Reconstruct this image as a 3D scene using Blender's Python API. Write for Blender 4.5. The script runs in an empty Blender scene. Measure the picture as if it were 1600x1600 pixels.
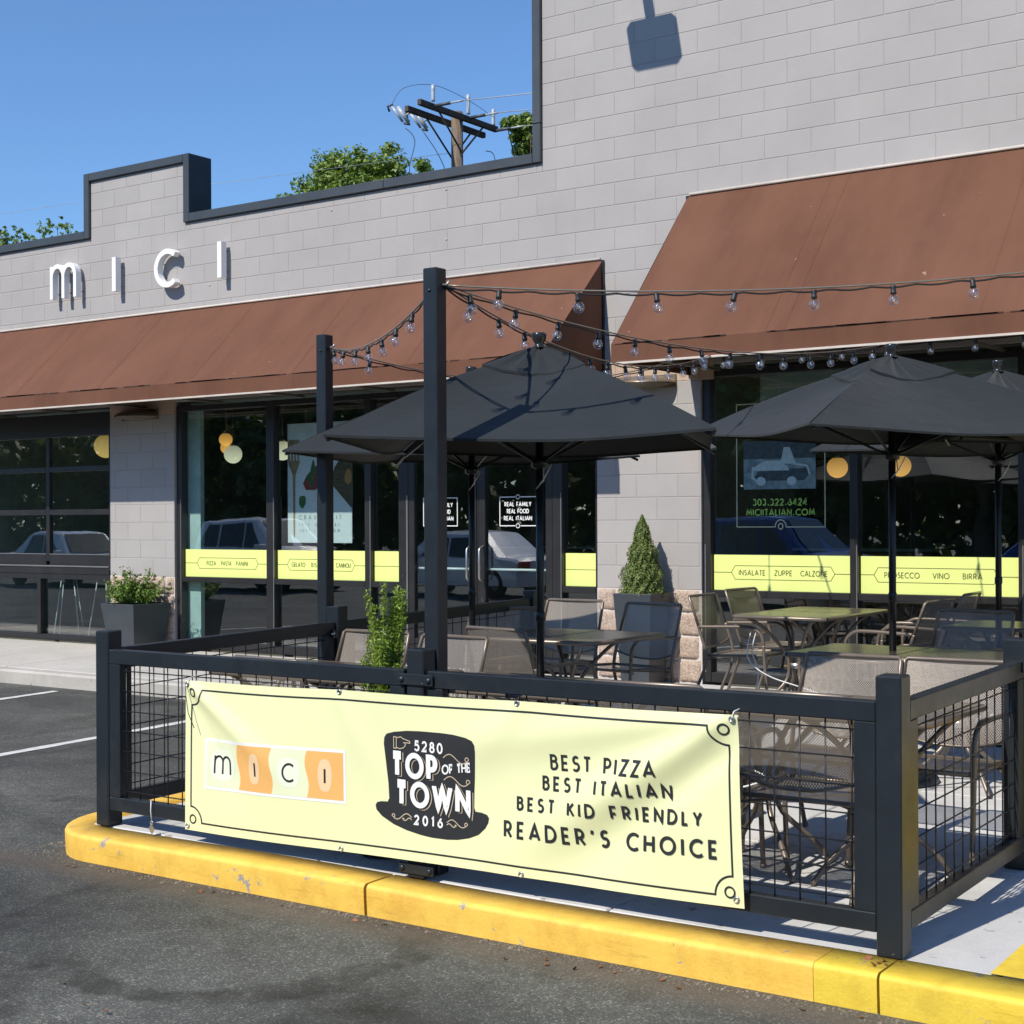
import bpy, math, random
import numpy as np
from mathutils import Vector, Matrix
PI = math.pi
R = math.radians
rng = random.Random(7)
S = bpy.context.scene
COL = S.collection

# ------------------------------------------------------------------ camera
F_PX, CXP, CYP, IMG = 2360.0, 800.0, 814.0, 1600.0
YAW = math.atan(2360.0 / 3364.0)
ROLL = 0.0045
EYE = Vector((0.0, -11.55, 1.405))
cam = bpy.data.cameras.new("camera")
cam.sensor_width = 36.0
cam.lens = 36.0 * F_PX / IMG
cam.shift_x = 0.0
cam.shift_y = (CYP - IMG / 2) / IMG
cam.clip_end = 900.0
cam_o = bpy.data.objects.new("camera", cam)
COL.objects.link(cam_o)
fwd = Vector((-math.sin(YAW), math.cos(YAW), 0))
rgt = Vector((math.cos(YAW), math.sin(YAW), 0))
up = Vector((0, 0, 1))
cr = rgt * math.cos(ROLL) - up * math.sin(ROLL)
cu = rgt * math.sin(ROLL) + up * math.cos(ROLL)
m = Matrix((cr, cu, -fwd)).transposed().to_4x4()
m.translation = EYE
cam_o.matrix_world = m
S.camera = cam_o

# ------------------------------------------------------------------ world and sun
SUN_DIR = Vector((-0.162, -0.974, 1.014)).normalized()      # towards the sun
w = bpy.data.worlds.new("World")
S.world = w
w.use_nodes = True
nt = w.node_tree
sky = nt.nodes.new("ShaderNodeTexSky")
sky.sky_type = 'NISHITA'
sky.sun_disc = False
sky.sun_elevation = math.asin(SUN_DIR.z)
sky.sun_rotation = math.atan2(SUN_DIR.x, SUN_DIR.y)
sky.altitude = 1600
sky.air_density = 1.3
sky.dust_density = 0.0
sky.ozone_density = 10.0
bg = nt.nodes["Background"]
bg.inputs[1].default_value = 0.13
nt.links.new(sky.outputs[0], bg.inputs[0])
sl = bpy.data.lights.new("sun", 'SUN')
sl.energy = 4.2
sl.angle = R(0.53)
sl.color = (1.0, 0.945, 0.85)
so = bpy.data.objects.new("sun", sl)
COL.objects.link(so)
so.rotation_euler = SUN_DIR.to_track_quat('Z', 'Y').to_euler()
so.location = (0, -20, 30)
S.view_settings.view_transform = 'Standard'
S.view_settings.look = 'None'
S.view_settings.exposure = 0.24
S.view_settings.gamma = 1.0
S.view_settings.use_curve_mapping = False
S.cycles.max_bounces = 7
S.cycles.glossy_bounces = 4
S.cycles.transmission_bounces = 4
S.cycles.diffuse_bounces = 3
S.cycles.transparent_max_bounces = 24
S.cycles.caustics_reflective = False
S.cycles.caustics_refractive = False
S.cycles.use_denoising = True
S.cycles.sample_clamp_indirect = 8.0

# ------------------------------------------------------------------ materials
def new_mat(name):
    mt = bpy.data.materials.new(name)
    mt.use_nodes = True
    n = mt.node_tree
    return mt, n, n.nodes["Principled BSDF"], n.nodes["Material Output"]

def node(n, typ, **kw):
    x = n.nodes.new(typ)
    for k, v in kw.items():
        if k.startswith('in_'):
            x.inputs[int(k[3:])].default_value = v
        else:
            setattr(x, k, v)
    return x

def ramp(n, stops):
    r = n.nodes.new("ShaderNodeValToRGB")
    el = r.color_ramp.elements
    while len(el) < len(stops):
        el.new(0.5)
    for e, (p, c) in zip(el, stops):
        e.position = p
        e.color = (*c, 1) if len(c) == 3 else c
    return r

def mixc(n, a, b, fac, mode='MIX'):
    x = n.nodes.new("ShaderNodeMix")
    x.data_type = 'RGBA'
    x.blend_type = mode
    for sock, v in ((x.inputs['A'], a), (x.inputs['B'], b), (x.inputs['Factor'], fac)):
        if hasattr(v, 'links') or isinstance(v, bpy.types.NodeSocket):
            n.links.new(v, sock)
        elif isinstance(v, (int, float)):
            sock.default_value = v
        else:
            sock.default_value = (*v, 1)
    return x.outputs['Result']

# Mix node socket lookup by name is ambiguous between data types: use the RGBA ones by index
def mixc(n, a, b, fac, mode='MIX'):
    x = n.nodes.new("ShaderNodeMix")
    x.data_type = 'RGBA'
    x.blend_type = mode
    for sock, v in ((x.inputs[6], a), (x.inputs[7], b), (x.inputs[0], fac)):
        if isinstance(v, bpy.types.NodeSocket):
            n.links.new(v, sock)
        elif isinstance(v, (int, float)):
            sock.default_value = v
        else:
            sock.default_value = (*v, 1)
    return x.outputs[2]

def noise(n, scale, detail=4, rough=0.55, coord='Object', stretch=None, dist=0.0):
    tc = n.nodes.new("ShaderNodeTexCoord")
    src = tc.outputs[coord]
    if stretch:
        mp = n.nodes.new("ShaderNodeMapping")
        mp.inputs['Scale'].default_value = stretch
        n.links.new(src, mp.inputs[0])
        src = mp.outputs[0]
    t = n.nodes.new("ShaderNodeTexNoise")
    t.inputs['Scale'].default_value = scale
    t.inputs['Detail'].default_value = detail
    t.inputs['Roughness'].default_value = rough
    t.inputs['Distortion'].default_value = dist
    n.links.new(src, t.inputs['Vector'])
    return t.outputs[0]

def bump(n, h, strength, dist, bsdf):
    b = n.nodes.new("ShaderNodeBump")
    b.inputs['Strength'].default_value = strength
    b.inputs['Distance'].default_value = dist
    n.links.new(h, b.inputs['Height'])
    n.links.new(b.outputs[0], bsdf.inputs['Normal'])

def simple(name, col, rough=0.5, metal=0.0, var=0.12, vscale=6.0, bstr=0.0, bscale=60.0, bdist=0.002, spec=None, rvar=0.0, stretch=None):
    mt, n, p, o = new_mat(name)
    c2 = tuple(max(0, c * (1 - var)) for c in col)
    c3 = tuple(min(1, c * (1 + var)) for c in col)
    f = noise(n, vscale, 5, 0.6, stretch=stretch)
    r = ramp(n, [(0.3, c2), (0.7, c3)])
    n.links.new(f, r.inputs[0])
    n.links.new(r.outputs[0], p.inputs['Base Color'])
    p.inputs['Roughness'].default_value = rough
    p.inputs['Metallic'].default_value = metal
    if spec is not None:
        p.inputs['Specular IOR Level'].default_value = spec
    if rvar:
        mr = node(n, "ShaderNodeMapRange")
        mr.inputs[3].default_value = rough - rvar
        mr.inputs[4].default_value = rough + rvar
        n.links.new(f, mr.inputs[0])
        n.links.new(mr.outputs[0], p.inputs['Roughness'])
    if bstr:
        bump(n, noise(n, bscale, 6, 0.65), bstr, bdist, p)
    return mt

M = {}
# painted block: faint tone per block, pores, scuffs
def block_mat(name, col, rvar, pores, bstr, dirt=0.0):
    mt, n, p, o = new_mat(name)
    oi = node(n, "ShaderNodeObjectInfo")
    r = ramp(n, [(0.0, tuple(c * (1 - rvar) for c in col)), (1.0, tuple(c * (1 + rvar) for c in col))])
    n.links.new(oi.outputs['Random'], r.inputs[0])
    geo = node(n, "ShaderNodeNewGeometry")
    def nz(scale, det, ro):
        t = node(n, "ShaderNodeTexNoise")
        t.inputs['Scale'].default_value = scale
        t.inputs['Detail'].default_value = det
        t.inputs['Roughness'].default_value = ro
        n.links.new(geo.outputs['Position'], t.inputs['Vector'])
        return t.outputs[0]
    r2 = ramp(n, [(0.28, (0.91, 0.91, 0.91)), (0.72, (1.06, 1.06, 1.06))])
    n.links.new(nz(1.1, 7, 0.68), r2.inputs[0])
    c = mixc(n, r.outputs[0], r2.outputs[0], 1.0, 'MULTIPLY')
    r3 = ramp(n, [(0.27, (pores,) * 3), (0.36, (1, 1, 1))])
    n.links.new(nz(150, 3, 0.6), r3.inputs[0])
    c = mixc(n, c, r3.outputs[0], 1.0, 'MULTIPLY')
    if dirt:
        r4 = ramp(n, [(0.66, (1, 1, 1)), (0.74, (1.06, 0.98, 0.93))])
        n.links.new(nz(0.9, 5, 0.7), r4.inputs[0])
        c = mixc(n, c, r4.outputs[0], 1.0, 'MULTIPLY')
    n.links.new(c, p.inputs['Base Color'])
    p.inputs['Roughness'].default_value = 0.8
    p.inputs['Specular IOR Level'].default_value = 0.25
    bump(n, nz(210, 5, 0.7), bstr, 0.003, p)
    return mt
M['block'] = block_mat('painted_block', (0.40, 0.377, 0.362), 0.03, 0.82, 0.35, 0.4)
M['mortar'] = block_mat('painted_mortar', (0.40, 0.375, 0.362), 0.0, 0.85, 0.3)

def stone_mat():
    mt, n, p, o = new_mat('split_face_stone')
    v = noise(n, 62, 7, 0.85)
    r = ramp(n, [(0.33, (0.2, 0.12, 0.085)), (0.45, (0.48, 0.35, 0.27)), (0.55, (0.66, 0.53, 0.44)), (0.68, (0.78, 0.68, 0.6))])
    n.links.new(v, r.inputs[0])
    n.links.new(r.outputs[0], p.inputs['Base Color'])
    p.inputs['Roughness'].default_value = 0.9
    bump(n, noise(n, 75, 7, 0.75), 1.0, 0.018, p)
    return mt
M['stone'] = stone_mat()
M['stone_mortar'] = simple('stone_mortar', (0.62, 0.56, 0.52), 0.9, bstr=0.3)
M['tan_block'] = simple('unpainted_tan_block', (0.5, 0.37, 0.27), 0.9, var=0.15, vscale=40, bstr=0.4)
M['coping'] = simple('coping_metal', (0.062, 0.070, 0.076), 0.42, 0.2, var=0.14, vscale=2.5, rvar=0.1)
M['frame'] = simple('bronze_frame', (0.018, 0.017, 0.017), 0.42, 0.0, var=0.15, vscale=5, rvar=0.1)
M['frame_edge'] = simple('frame_edge_metal', (0.3, 0.3, 0.3), 0.35, 0.6)
M['blackpaint'] = simple('black_gloss_paint', (0.017, 0.021, 0.026), 0.3, 0.0, var=0.3, vscale=7, rvar=0.1, bstr=0.12, bscale=25, bdist=0.002)
def black_paint():
    mt, n, p, o = new_mat('black_fence_paint')
    r = ramp(n, [(0.3, (0.010, 0.014, 0.018)), (0.7, (0.015, 0.0205, 0.026))])
    n.links.new(noise(n, 3.0, 5, 0.6), r.inputs[0])
    chip = ramp(n, [(0.735, (0, 0, 0)), (0.755, (1, 1, 1))])
    n.links.new(noise(n, 34, 4, 0.6), chip.inputs[0])
    dust = ramp(n, [(0.55, (0, 0, 0)), (0.9, (0.2, 0.2, 0.2))])
    n.links.new(noise(n, 2.2, 6, 0.7), dust.inputs[0])
    c = mixc(n, r.outputs[0], (0.17, 0.16, 0.14), dust.outputs[0])
    c = mixc(n, c, (0.3, 0.3, 0.3), chip.outputs[0])
    n.links.new(c, p.inputs['Base Color'])
    mr = node(n, "ShaderNodeMapRange", in_3=0.26, in_4=0.5)
    n.links.new(noise(n, 9, 5, 0.6), mr.inputs[0])
    n.links.new(mr.outputs[0], p.inputs['Roughness'])
    bump(n, noise(n, 40, 3, 0.5), 0.06, 0.003, p)
    return mt
M['fence'] = black_paint()
M['wire'] = simple('black_wire', (0.022, 0.024, 0.028), 0.38, 0.3)
M['steel'] = simple('zinc_steel', (0.5, 0.5, 0.5), 0.35, 0.9)
M['white_paint'] = simple('white_sign_paint', (0.9, 0.9, 0.89), 0.35, var=0.03, vscale=3)
M['trim_light'] = simple('awning_trim', (0.6, 0.53, 0.46), 0.5)

def awning_mat():
    mt, n, p, o = new_mat('brown_awning_fabric')
    r = ramp(n, [(0.3, (0.132, 0.058, 0.034)), (0.7, (0.165, 0.076, 0.047))])
    n.links.new(noise(n, 0.8, 5, 0.6, stretch=(1, 1, 0.5)), r.inputs[0])
    sp = ramp(n, [(0.765, (0, 0, 0)), (0.78, (0.8, 0.8, 0.8))])
    n.links.new(noise(n, 13, 2, 0.5), sp.inputs[0])
    c = mixc(n, r.outputs[0], (0.38, 0.24, 0.18), sp.outputs[0])
    st = ramp(n, [(0.42, (1.05, 1.04, 1.03)), (0.72, (0.82, 0.80, 0.80))])
    n.links.new(noise(n, 1.6, 6, 0.7, stretch=(1.4, 0.4, 0.4)), st.inputs[0])
    c = mixc(n, c, st.outputs[0], 1.0, 'MULTIPLY')
    n.links.new(c, p.inputs['Base Color'])
    p.inputs['Roughness'].default_value = 0.8
    p.inputs['Specular IOR Level'].default_value = 0.2
    b1 = noise(n, 1.3, 3, 0.5)
    bump(n, b1, 0.35, 0.06, p)
    return mt
M['awning'] = awning_mat()
M['awning_dark'] = simple('awning_seam_dirt', (0.07, 0.035, 0.028), 0.85, var=0.5, vscale=16)
M['awning_under'] = simple('awning_lining', (0.06, 0.03, 0.022), 0.8)

def glass_mat(name, tint, ior=1.75, rough=0.0):
    mt, n, p, o = new_mat(name)
    n.nodes.remove(p)
    tr = node(n, "ShaderNodeBsdfTransparent")
    tr.inputs[0].default_value = (*tint, 1)
    gl = node(n, "ShaderNodeBsdfGlossy")
    gl.inputs['Roughness'].default_value = rough
    gl.inputs[0].default_value = (1, 1, 1, 1)
    # two-sided Schlick reflectance, so that light leaving through the sheet is not totally reflected
    f0 = 2.0 * ((ior - 1) / (ior + 1)) ** 2 * .75
    lw = node(n, "ShaderNodeLayerWeight")
    lw.inputs['Blend'].default_value = 0.5
    pw = node(n, "ShaderNodeMath", operation='POWER', in_1=5.0)
    n.links.new(lw.outputs['Facing'], pw.inputs[0])
    fr = node(n, "ShaderNodeMath", operation='MULTIPLY_ADD', in_1=1.0 - f0, in_2=f0)
    n.links.new(pw.outputs[0], fr.inputs[0])
    # old plate glass: very gentle waviness in the reflection
    b = node(n, "ShaderNodeBump")
    b.inputs['Strength'].default_value = 0.05
    b.inputs['Distance'].default_value = 0.02
    n.links.new(noise(n, 1.3, 2, 0.5), b.inputs['Height'])
    n.links.new(b.outputs[0], gl.inputs['Normal'])
    mx = node(n, "ShaderNodeMixShader")
    n.links.new(fr.outputs[0], mx.inputs[0])
    n.links.new(tr.outputs[0], mx.inputs[1])
    n.links.new(gl.outputs[0], mx.inputs[2])
    n.links.new(mx.outputs[0], o.inputs[0])
    return mt
M['glass'] = glass_mat('tinted_window_glass', (0.79, 0.91, 0.90), 2.25)
M['glass_clear'] = glass_mat('lower_window_glass', (0.76, 0.9, 0.88), 2.25)
M['bulb_glass'] = glass_mat('clear_bulb_glass', (0.93, 0.92, 0.94), 2.0, 0.05)
M['car_glass'] = glass_mat('car_window_glass', (0.18, 0.2, 0.2), 1.6)

M['lime'] = simple('lime_vinyl', (0.78, 0.86, 0.27), 0.5, var=0.02)
M['lime_ink'] = simple('olive_print', (0.13, 0.14, 0.03), 0.6)
M['banner'] = simple('pale_yellow_vinyl', (0.83, 0.84, 0.47), 0.34, var=0.025, vscale=2, bstr=0.06, bscale=700, bdist=0.0006)
M['banner_pale'] = simple('print_pale_lime', (0.80, 0.84, 0.55), 0.36, var=0.02)
M['banner_white'] = simple('print_white', (0.86, 0.86, 0.82), 0.36, var=0.02)
M['banner_orange'] = simple('print_orange', (0.86, 0.47, 0.15), 0.36, var=0.03)
M['banner_peach'] = simple('print_peach', (0.87, 0.62, 0.36), 0.36, var=0.02)
M['banner_cream'] = simple('print_cream', (0.83, 0.87, 0.68), 0.36, var=0.02)
M['ink'] = simple('print_black', (0.03, 0.031, 0.033), 0.34, var=0.08)
M['print_tan'] = simple('print_tan', (0.55, 0.45, 0.32), 0.4)
M['sign_green'] = simple('vinyl_green', (0.36, 0.62, 0.10), 0.5)
M['sign_line'] = simple('vinyl_pale_line', (0.55, 0.56, 0.36), 0.5)
M['sign_black'] = simple('vinyl_black', (0.012, 0.012, 0.013), 0.45)
M['decal_dark'] = simple('photo_dark', (0.035, 0.06, 0.065), 0.5, var=0.5, vscale=24)
M['decal_mid'] = simple('photo_mid', (0.16, 0.25, 0.26), 0.5, var=0.45, vscale=18)
M['decal_light'] = simple('photo_light', (0.42, 0.55, 0.55), 0.5, var=0.15, vscale=30)

def concrete(name, col, bl=0.0, scale=1.0, dark=0.82):
    mt, n, p, o = new_mat(name)
    geo = node(n, "ShaderNodeNewGeometry")
    def nz(s, d=5, ro=0.6, dist=0.0):
        t = node(n, "ShaderNodeTexNoise")
        t.inputs['Scale'].default_value = s
        t.inputs['Detail'].default_value = d
        t.inputs['Roughness'].default_value = ro
        t.inputs['Distortion'].default_value = dist
        n.links.new(geo.outputs['Position'], t.inputs['Vector'])
        return t.outputs[0]
    r = ramp(n, [(0.25, tuple(c * dark for c in col)), (0.6, col), (0.85, tuple(min(1, c * 1.12) for c in col))])
    n.links.new(nz(1.4 * scale, 7, 0.68, 0.4), r.inputs[0])
    g = ramp(n, [(0.3, (0.86,) * 3), (0.65, (1.05,) * 3)])
    n.links.new(nz(140, 4, 0.7), g.inputs[0])
    c = mixc(n, r.outputs[0], g.outputs[0], 1.0, 'MULTIPLY')
    sp = ramp(n, [(0.28, (0.55, 0.5, 0.45)), (0.33, (1, 1, 1))])
    n.links.new(nz(17, 3, 0.5), sp.inputs[0])
    c = mixc(n, c, sp.outputs[0], 1.0, 'MULTIPLY')
    n.links.new(c, p.inputs['Base Color'])
    p.inputs['Roughness'].default_value = 0.85
    p.inputs['Specular IOR Level'].default_value = 0.3
    bump(n, nz(160, 5, 0.7), 0.35, 0.003, p)
    return mt
M['concrete'] = concrete('patio_concrete', (0.64, 0.63, 0.61), dark=0.74)
M['walk'] = concrete('sidewalk_concrete', (0.56, 0.53, 0.48))
M['kerb_grey'] = concrete('kerb_concrete', (0.5, 0.47, 0.42), dark=0.7)

def yellow_kerb(name, a, b, wear):
    mt, n, p, o = new_mat(name)
    geo = node(n, "ShaderNodeNewGeometry")
    def nz(s, d=5, ro=0.6, st=None):
        t = node(n, "ShaderNodeTexNoise")
        t.inputs['Scale'].default_value = s
        t.inputs['Detail'].default_value = d
        t.inputs['Roughness'].default_value = ro
        if st:
            mp = node(n, "ShaderNodeMapping")
            mp.inputs['Scale'].default_value = st
            n.links.new(geo.outputs['Position'], mp.inputs[0])
            n.links.new(mp.outputs[0], t.inputs['Vector'])
        else:
            n.links.new(geo.outputs['Position'], t.inputs['Vector'])
        return t.outputs[0]
    r = ramp(n, [(0.3, a), (0.7, b)])
    n.links.new(nz(2.6, 6, 0.65, (1, 1, 3)), r.inputs[0])
    dt = ramp(n, [(0.36, (0.66, 0.6, 0.52)), (0.56, (1, 1, 1))])
    n.links.new(nz(9, 7, 0.7, (1, 1, 0.6)), dt.inputs[0])
    c = mixc(n, r.outputs[0], dt.outputs[0], 0.42, 'MULTIPLY')
    sk = ramp(n, [(0.58, (1, 1, 1)), (0.74, (0.72, 0.66, 0.58))])
    n.links.new(nz(5, 6, 0.7, (0.5, 1, 7)), sk.inputs[0])
    c = mixc(n, c, sk.outputs[0], 1.0, 'MULTIPLY')
    wr = ramp(n, [(wear, (0, 0, 0)), (wear + 0.02, (1, 1, 1))])
    n.links.new(nz(7.5, 8, 0.74), wr.inputs[0])
    c = mixc(n, c, (0.36, 0.33, 0.3), wr.outputs[0])
    cr_ = ramp(n, [(0.25, (0.3, 0.24, 0.2)), (0.28, (1, 1, 1))])
    n.links.new(nz(22, 4, 0.55, (1, 1, 0.5)), cr_.inputs[0])
    c = mixc(n, c, cr_.outputs[0], 1.0, 'MULTIPLY')
    n.links.new(c, p.inputs['Base Color'])
    p.inputs['Roughness'].default_value = 0.6
    bump(n, nz(55, 8, 0.7), 0.45, 0.006, p)
    return mt
M['kerb_orange'] = yellow_kerb('old_yellow_kerb_paint', (0.89, 0.515, 0.075), (0.91, 0.60, 0.105), 0.62)
M['kerb_yellow'] = yellow_kerb('fresh_yellow_kerb_paint', (0.80, 0.56, 0.05), (0.84, 0.62, 0.07), 0.62)

def asphalt():
    mt, n, p, o = new_mat('worn_asphalt')
    geo = node(n, "ShaderNodeNewGeometry")
    pos = geo.outputs['Position']
    def nz(s, d=5, ro=0.6, dist=0.0):
        t = node(n, "ShaderNodeTexNoise")
        t.inputs['Scale'].default_value = s
        t.inputs['Detail'].default_value = d
        t.inputs['Roughness'].default_value = ro
        t.inputs['Distortion'].default_value = dist
        n.links.new(pos, t.inputs['Vector'])
        return t.outputs[0]
    r = ramp(n, [(0.3, (0.052, 0.053, 0.049)), (0.5, (0.084, 0.085, 0.077)), (0.68, (0.118, 0.118, 0.107))])
    n.links.new(nz(0.75, 7, 0.62, 0.6), r.inputs[0])
    # aggregate
    vo = node(n, "ShaderNodeTexVoronoi")
    vo.inputs['Scale'].default_value = 150
    n.links.new(pos, vo.inputs['Vector'])
    sep = node(n, "ShaderNodeSeparateColor")
    n.links.new(vo.outputs['Color'], sep.inputs[0])
    ag = ramp(n, [(0.0, (0.62,) * 3), (0.55, (0.95,) * 3), (0.86, (1.25,) * 3), (0.97, (2.5, 2.4, 2.25))])
    n.links.new(sep.outputs[0], ag.inputs[0])
    c = mixc(n, r.outputs[0], ag.outputs[0], 0.85, 'MULTIPLY')
    # sealer smears and tyre arcs: rings of darker binder
    sx = node(n, "ShaderNodeSeparateXYZ")
    n.links.new(pos, sx.inputs[0])
    wob = nz(2.2, 5, 0.65)
    def ring(cx, cy, rad, wid, dx, dy, thr):
        vx = node(n, "ShaderNodeMath", operation='SUBTRACT', in_1=cx)
        vy = node(n, "ShaderNodeMath", operation='SUBTRACT', in_1=cy)
        n.links.new(sx.outputs[0], vx.inputs[0])
        n.links.new(sx.outputs[1], vy.inputs[0])
        cb = node(n, "ShaderNodeCombineXYZ")
        n.links.new(vx.outputs[0], cb.inputs[0])
        n.links.new(vy.outputs[0], cb.inputs[1])
        ln = node(n, "ShaderNodeVectorMath", operation='LENGTH')
        n.links.new(cb.outputs[0], ln.inputs[0])
        d = node(n, "ShaderNodeMath", operation='SUBTRACT', in_1=rad)
        n.links.new(ln.outputs[1], d.inputs[0])
        ab = node(n, "ShaderNodeMath", operation='ABSOLUTE')
        n.links.new(d.outputs[0], ab.inputs[0])
        ws = node(n, "ShaderNodeMath", operation='MULTIPLY_ADD', in_1=0.32, in_2=-0.16)
        n.links.new(wob, ws.inputs[0])
        ad = node(n, "ShaderNodeMath", operation='ADD')
        n.links.new(ab.outputs[0], ad.inputs[0])
        n.links.new(ws.outputs[0], ad.inputs[1])
        mr = node(n, "ShaderNodeMapRange", in_1=wid * 0.75, in_2=wid * 1.25, in_3=1.0, in_4=0.0)
        n.links.new(ad.outputs[0], mr.inputs[0])
        dt_ = node(n, "ShaderNodeVectorMath", operation='DOT_PRODUCT')
        n.links.new(cb.outputs[0], dt_.inputs[0])
        dt_.inputs[1].default_value = (dx, dy, 0)
        m2 = node(n, "ShaderNodeMapRange", in_1=thr - .12, in_2=thr + .12, in_3=0.0, in_4=1.0)
        n.links.new(dt_.outputs['Value'], m2.inputs[0])
        mm = node(n, "ShaderNodeMath", operation='MULTIPLY')
        n.links.new(mr.outputs[0], mm.inputs[0])
        n.links.new(m2.outputs[0], mm.inputs[1])
        return mm.outputs[0]
    patch = node(n, "ShaderNodeMapRange", in_1=0.36, in_2=0.58, in_3=0.12, in_4=1.0)
    n.links.new(nz(3.3, 6, 0.7, 1.0), patch.inputs[0])
    for (cx, cy, rad, wid, amt, dx, dy, thr) in ((-4.49, -6.88, 1.17, .055, .62, -1, 0, .85), (-4.46, -7.11, .73, .075, .72, .75, -.66, .0), (-3.2, -7.95, .42, .12, .6, 0, 1, .1), (-5.2, -8.7, .75, .13, .6, .3, 1, .2), (-9.2, -9.6, 2.3, .12, .5, 0, 1, -9), (-11, -4.2, 2.0, .1, .45, 0, -1, -9), (-8.2, -4.2, 1.6, .09, .4, 1, 0, -9)):
        k = node(n, "ShaderNodeMath", operation='MULTIPLY', in_1=amt)
        n.links.new(ring(cx, cy, rad, wid, dx, dy, thr), k.inputs[0])
        kn = node(n, "ShaderNodeMath", operation='MULTIPLY')
        n.links.new(k.outputs[0], kn.inputs[0])
        n.links.new(patch.outputs[0], kn.inputs[1])
        c = mixc(n, c, (0.03, 0.028, 0.022), kn.outputs[0])
    mo = ramp(n, [(0.3, (0.78, 0.78, 0.77)), (0.7, (1.16, 1.16, 1.13))])
    n.links.new(nz(6.5, 6, 0.7, 0.8), mo.inputs[0])
    c = mixc(n, c, mo.outputs[0], 1.0, 'MULTIPLY')
    bl = ramp(n, [(0.56, (1, 1, 1)), (0.68, (0.62, 0.59, 0.55))])
    n.links.new(nz(1.15, 6, 0.65, 1.2), bl.inputs[0])
    c = mixc(n, c, bl.outputs[0], 1.0, 'MULTIPLY')
    # brown silt near the kerbs
    def near(v, lo, hi):
        mr = node(n, "ShaderNodeMapRange", in_1=lo, in_2=hi, in_3=1.0, in_4=0.0)
        n.links.new(v, mr.inputs[0])
        return mr.outputs[0]
    yy = node(n, "ShaderNodeMath", operation='SUBTRACT', in_1=-6.72)
    n.links.new(sx.outputs[1], yy.inputs[0])
    ya = node(n, "ShaderNodeMath", operation='ABSOLUTE')
    n.links.new(yy.outputs[0], ya.inputs[0])
    sm = node(n, "ShaderNodeMath", operation='MULTIPLY')
    n.links.new(near(ya.outputs[0], 0.0, 0.17), sm.inputs[0])
    n.links.new(nz(5, 6, 0.7), sm.inputs[1])
    c = mixc(n, c, (0.13, 0.10, 0.075), sm.outputs[0])
    n.links.new(c, p.inputs['Base Color'])
    p.inputs['Roughness'].default_value = 0.78
    p.inputs['Specular IOR Level'].default_value = 0.35
    hb = node(n, "ShaderNodeMath", operation='ADD')
    n.links.new(sep.outputs[0], hb.inputs[0])
    n.links.new(nz(60, 5, 0.7), hb.inputs[1])
    bump(n, hb.outputs[0], 0.55, 0.006, p)
    return mt
M['asphalt'] = asphalt()
M['line_paint'] = simple('worn_white_line_paint', (0.62, 0.61, 0.58), 0.7, var=0.25, vscale=9, bstr=0.3)
M['crumbs'] = simple('kerb_crumbs', (0.2, 0.16, 0.12), 0.9, var=0.6, vscale=3)
M['soil'] = simple('bark_mulch', (0.11, 0.05, 0.03), 0.95, var=0.5, vscale=60, bstr=0.8, bdist=0.02)
M['gravel'] = simple('dark_gravel', (0.16, 0.14, 0.11), 0.9, var=0.7, vscale=14, bstr=0.9, bdist=0.05)

def mesh_fabric(name, col, pitch, hole):
    """perforated metal / woven sling: fine round holes let light through"""
    mt, n, p, o = new_mat(name)
    tc = node(n, "ShaderNodeTexCoord")
    mp = node(n, "ShaderNodeMapping")
    mp.inputs['Rotation'].default_value = (0, 0, R(45))
    n.links.new(tc.outputs['UV'], mp.inputs[0])
    vo = node(n, "ShaderNodeTexVoronoi")
    vo.inputs['Scale'].default_value = 1.0 / pitch
    vo.inputs['Randomness'].default_value = 0.0
    n.links.new(mp.outputs[0], vo.inputs['Vector'])
    lt = node(n, "ShaderNodeMath", operation='LESS_THAN', in_1=hole)
    n.links.new(vo.outputs['Distance'], lt.inputs[0])
    p.inputs['Base Color'].default_value = (*col, 1)
    p.inputs['Roughness'].default_value = 0.42
    p.inputs['Metallic'].default_value = 0.3
    tr = node(n, "ShaderNodeBsdfTransparent")
    mx = node(n, "ShaderNodeMixShader")
    n.links.new(lt.outputs[0], mx.inputs[0])
    n.links.new(p.outputs[0], mx.inputs[1])
    n.links.new(tr.outputs[0], mx.inputs[2])
    n.links.new(mx.outputs[0], o.inputs[0])
    return mt
M['chair_mesh'] = mesh_fabric('bronze_perforated_mesh', (0.33, 0.285, 0.24), 0.0085, 0.36)
M['bronze'] = simple('bronze_tube', (0.20, 0.162, 0.13), 0.33, 0.35, var=0.1, vscale=12)
M['table_top'] = simple('bronze_table_top', (0.10, 0.078, 0.06), 0.26, 0.3, var=0.12, vscale=6)
M['cable_white'] = simple('white_cable', (0.75, 0.75, 0.74), 0.4)

def canopy_mat():
    mt, n, p, o = new_mat('black_canopy_fabric')
    r = ramp(n, [(0.3, (0.0135, 0.0165, 0.0185)), (0.7, (0.019, 0.023, 0.0255))])
    n.links.new(noise(n, 2.2, 5, 0.6), r.inputs[0])
    n.links.new(r.outputs[0], p.inputs['Base Color'])
    p.inputs['Roughness'].default_value = 0.75
    p.inputs['Sheen Weight'].default_value = 0.12
    p.inputs['Specular IOR Level'].default_value = 0.25
    bump(n, noise(n, 4.5, 4, 0.55), 0.35, 0.035, p)
    return mt
M['canopy'] = canopy_mat()
M['pole'] = simple('dark_pole', (0.02, 0.023, 0.026), 0.3, 0.5, var=0.2, vscale=5)
M['chrome_cap'] = simple('dark_finial', (0.05, 0.055, 0.06), 0.2, 0.6)
M['planter'] = simple('charcoal_planter', (0.044, 0.053, 0.061), 0.42, 0.0, var=0.12, vscale=5, bstr=0.15)

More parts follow.
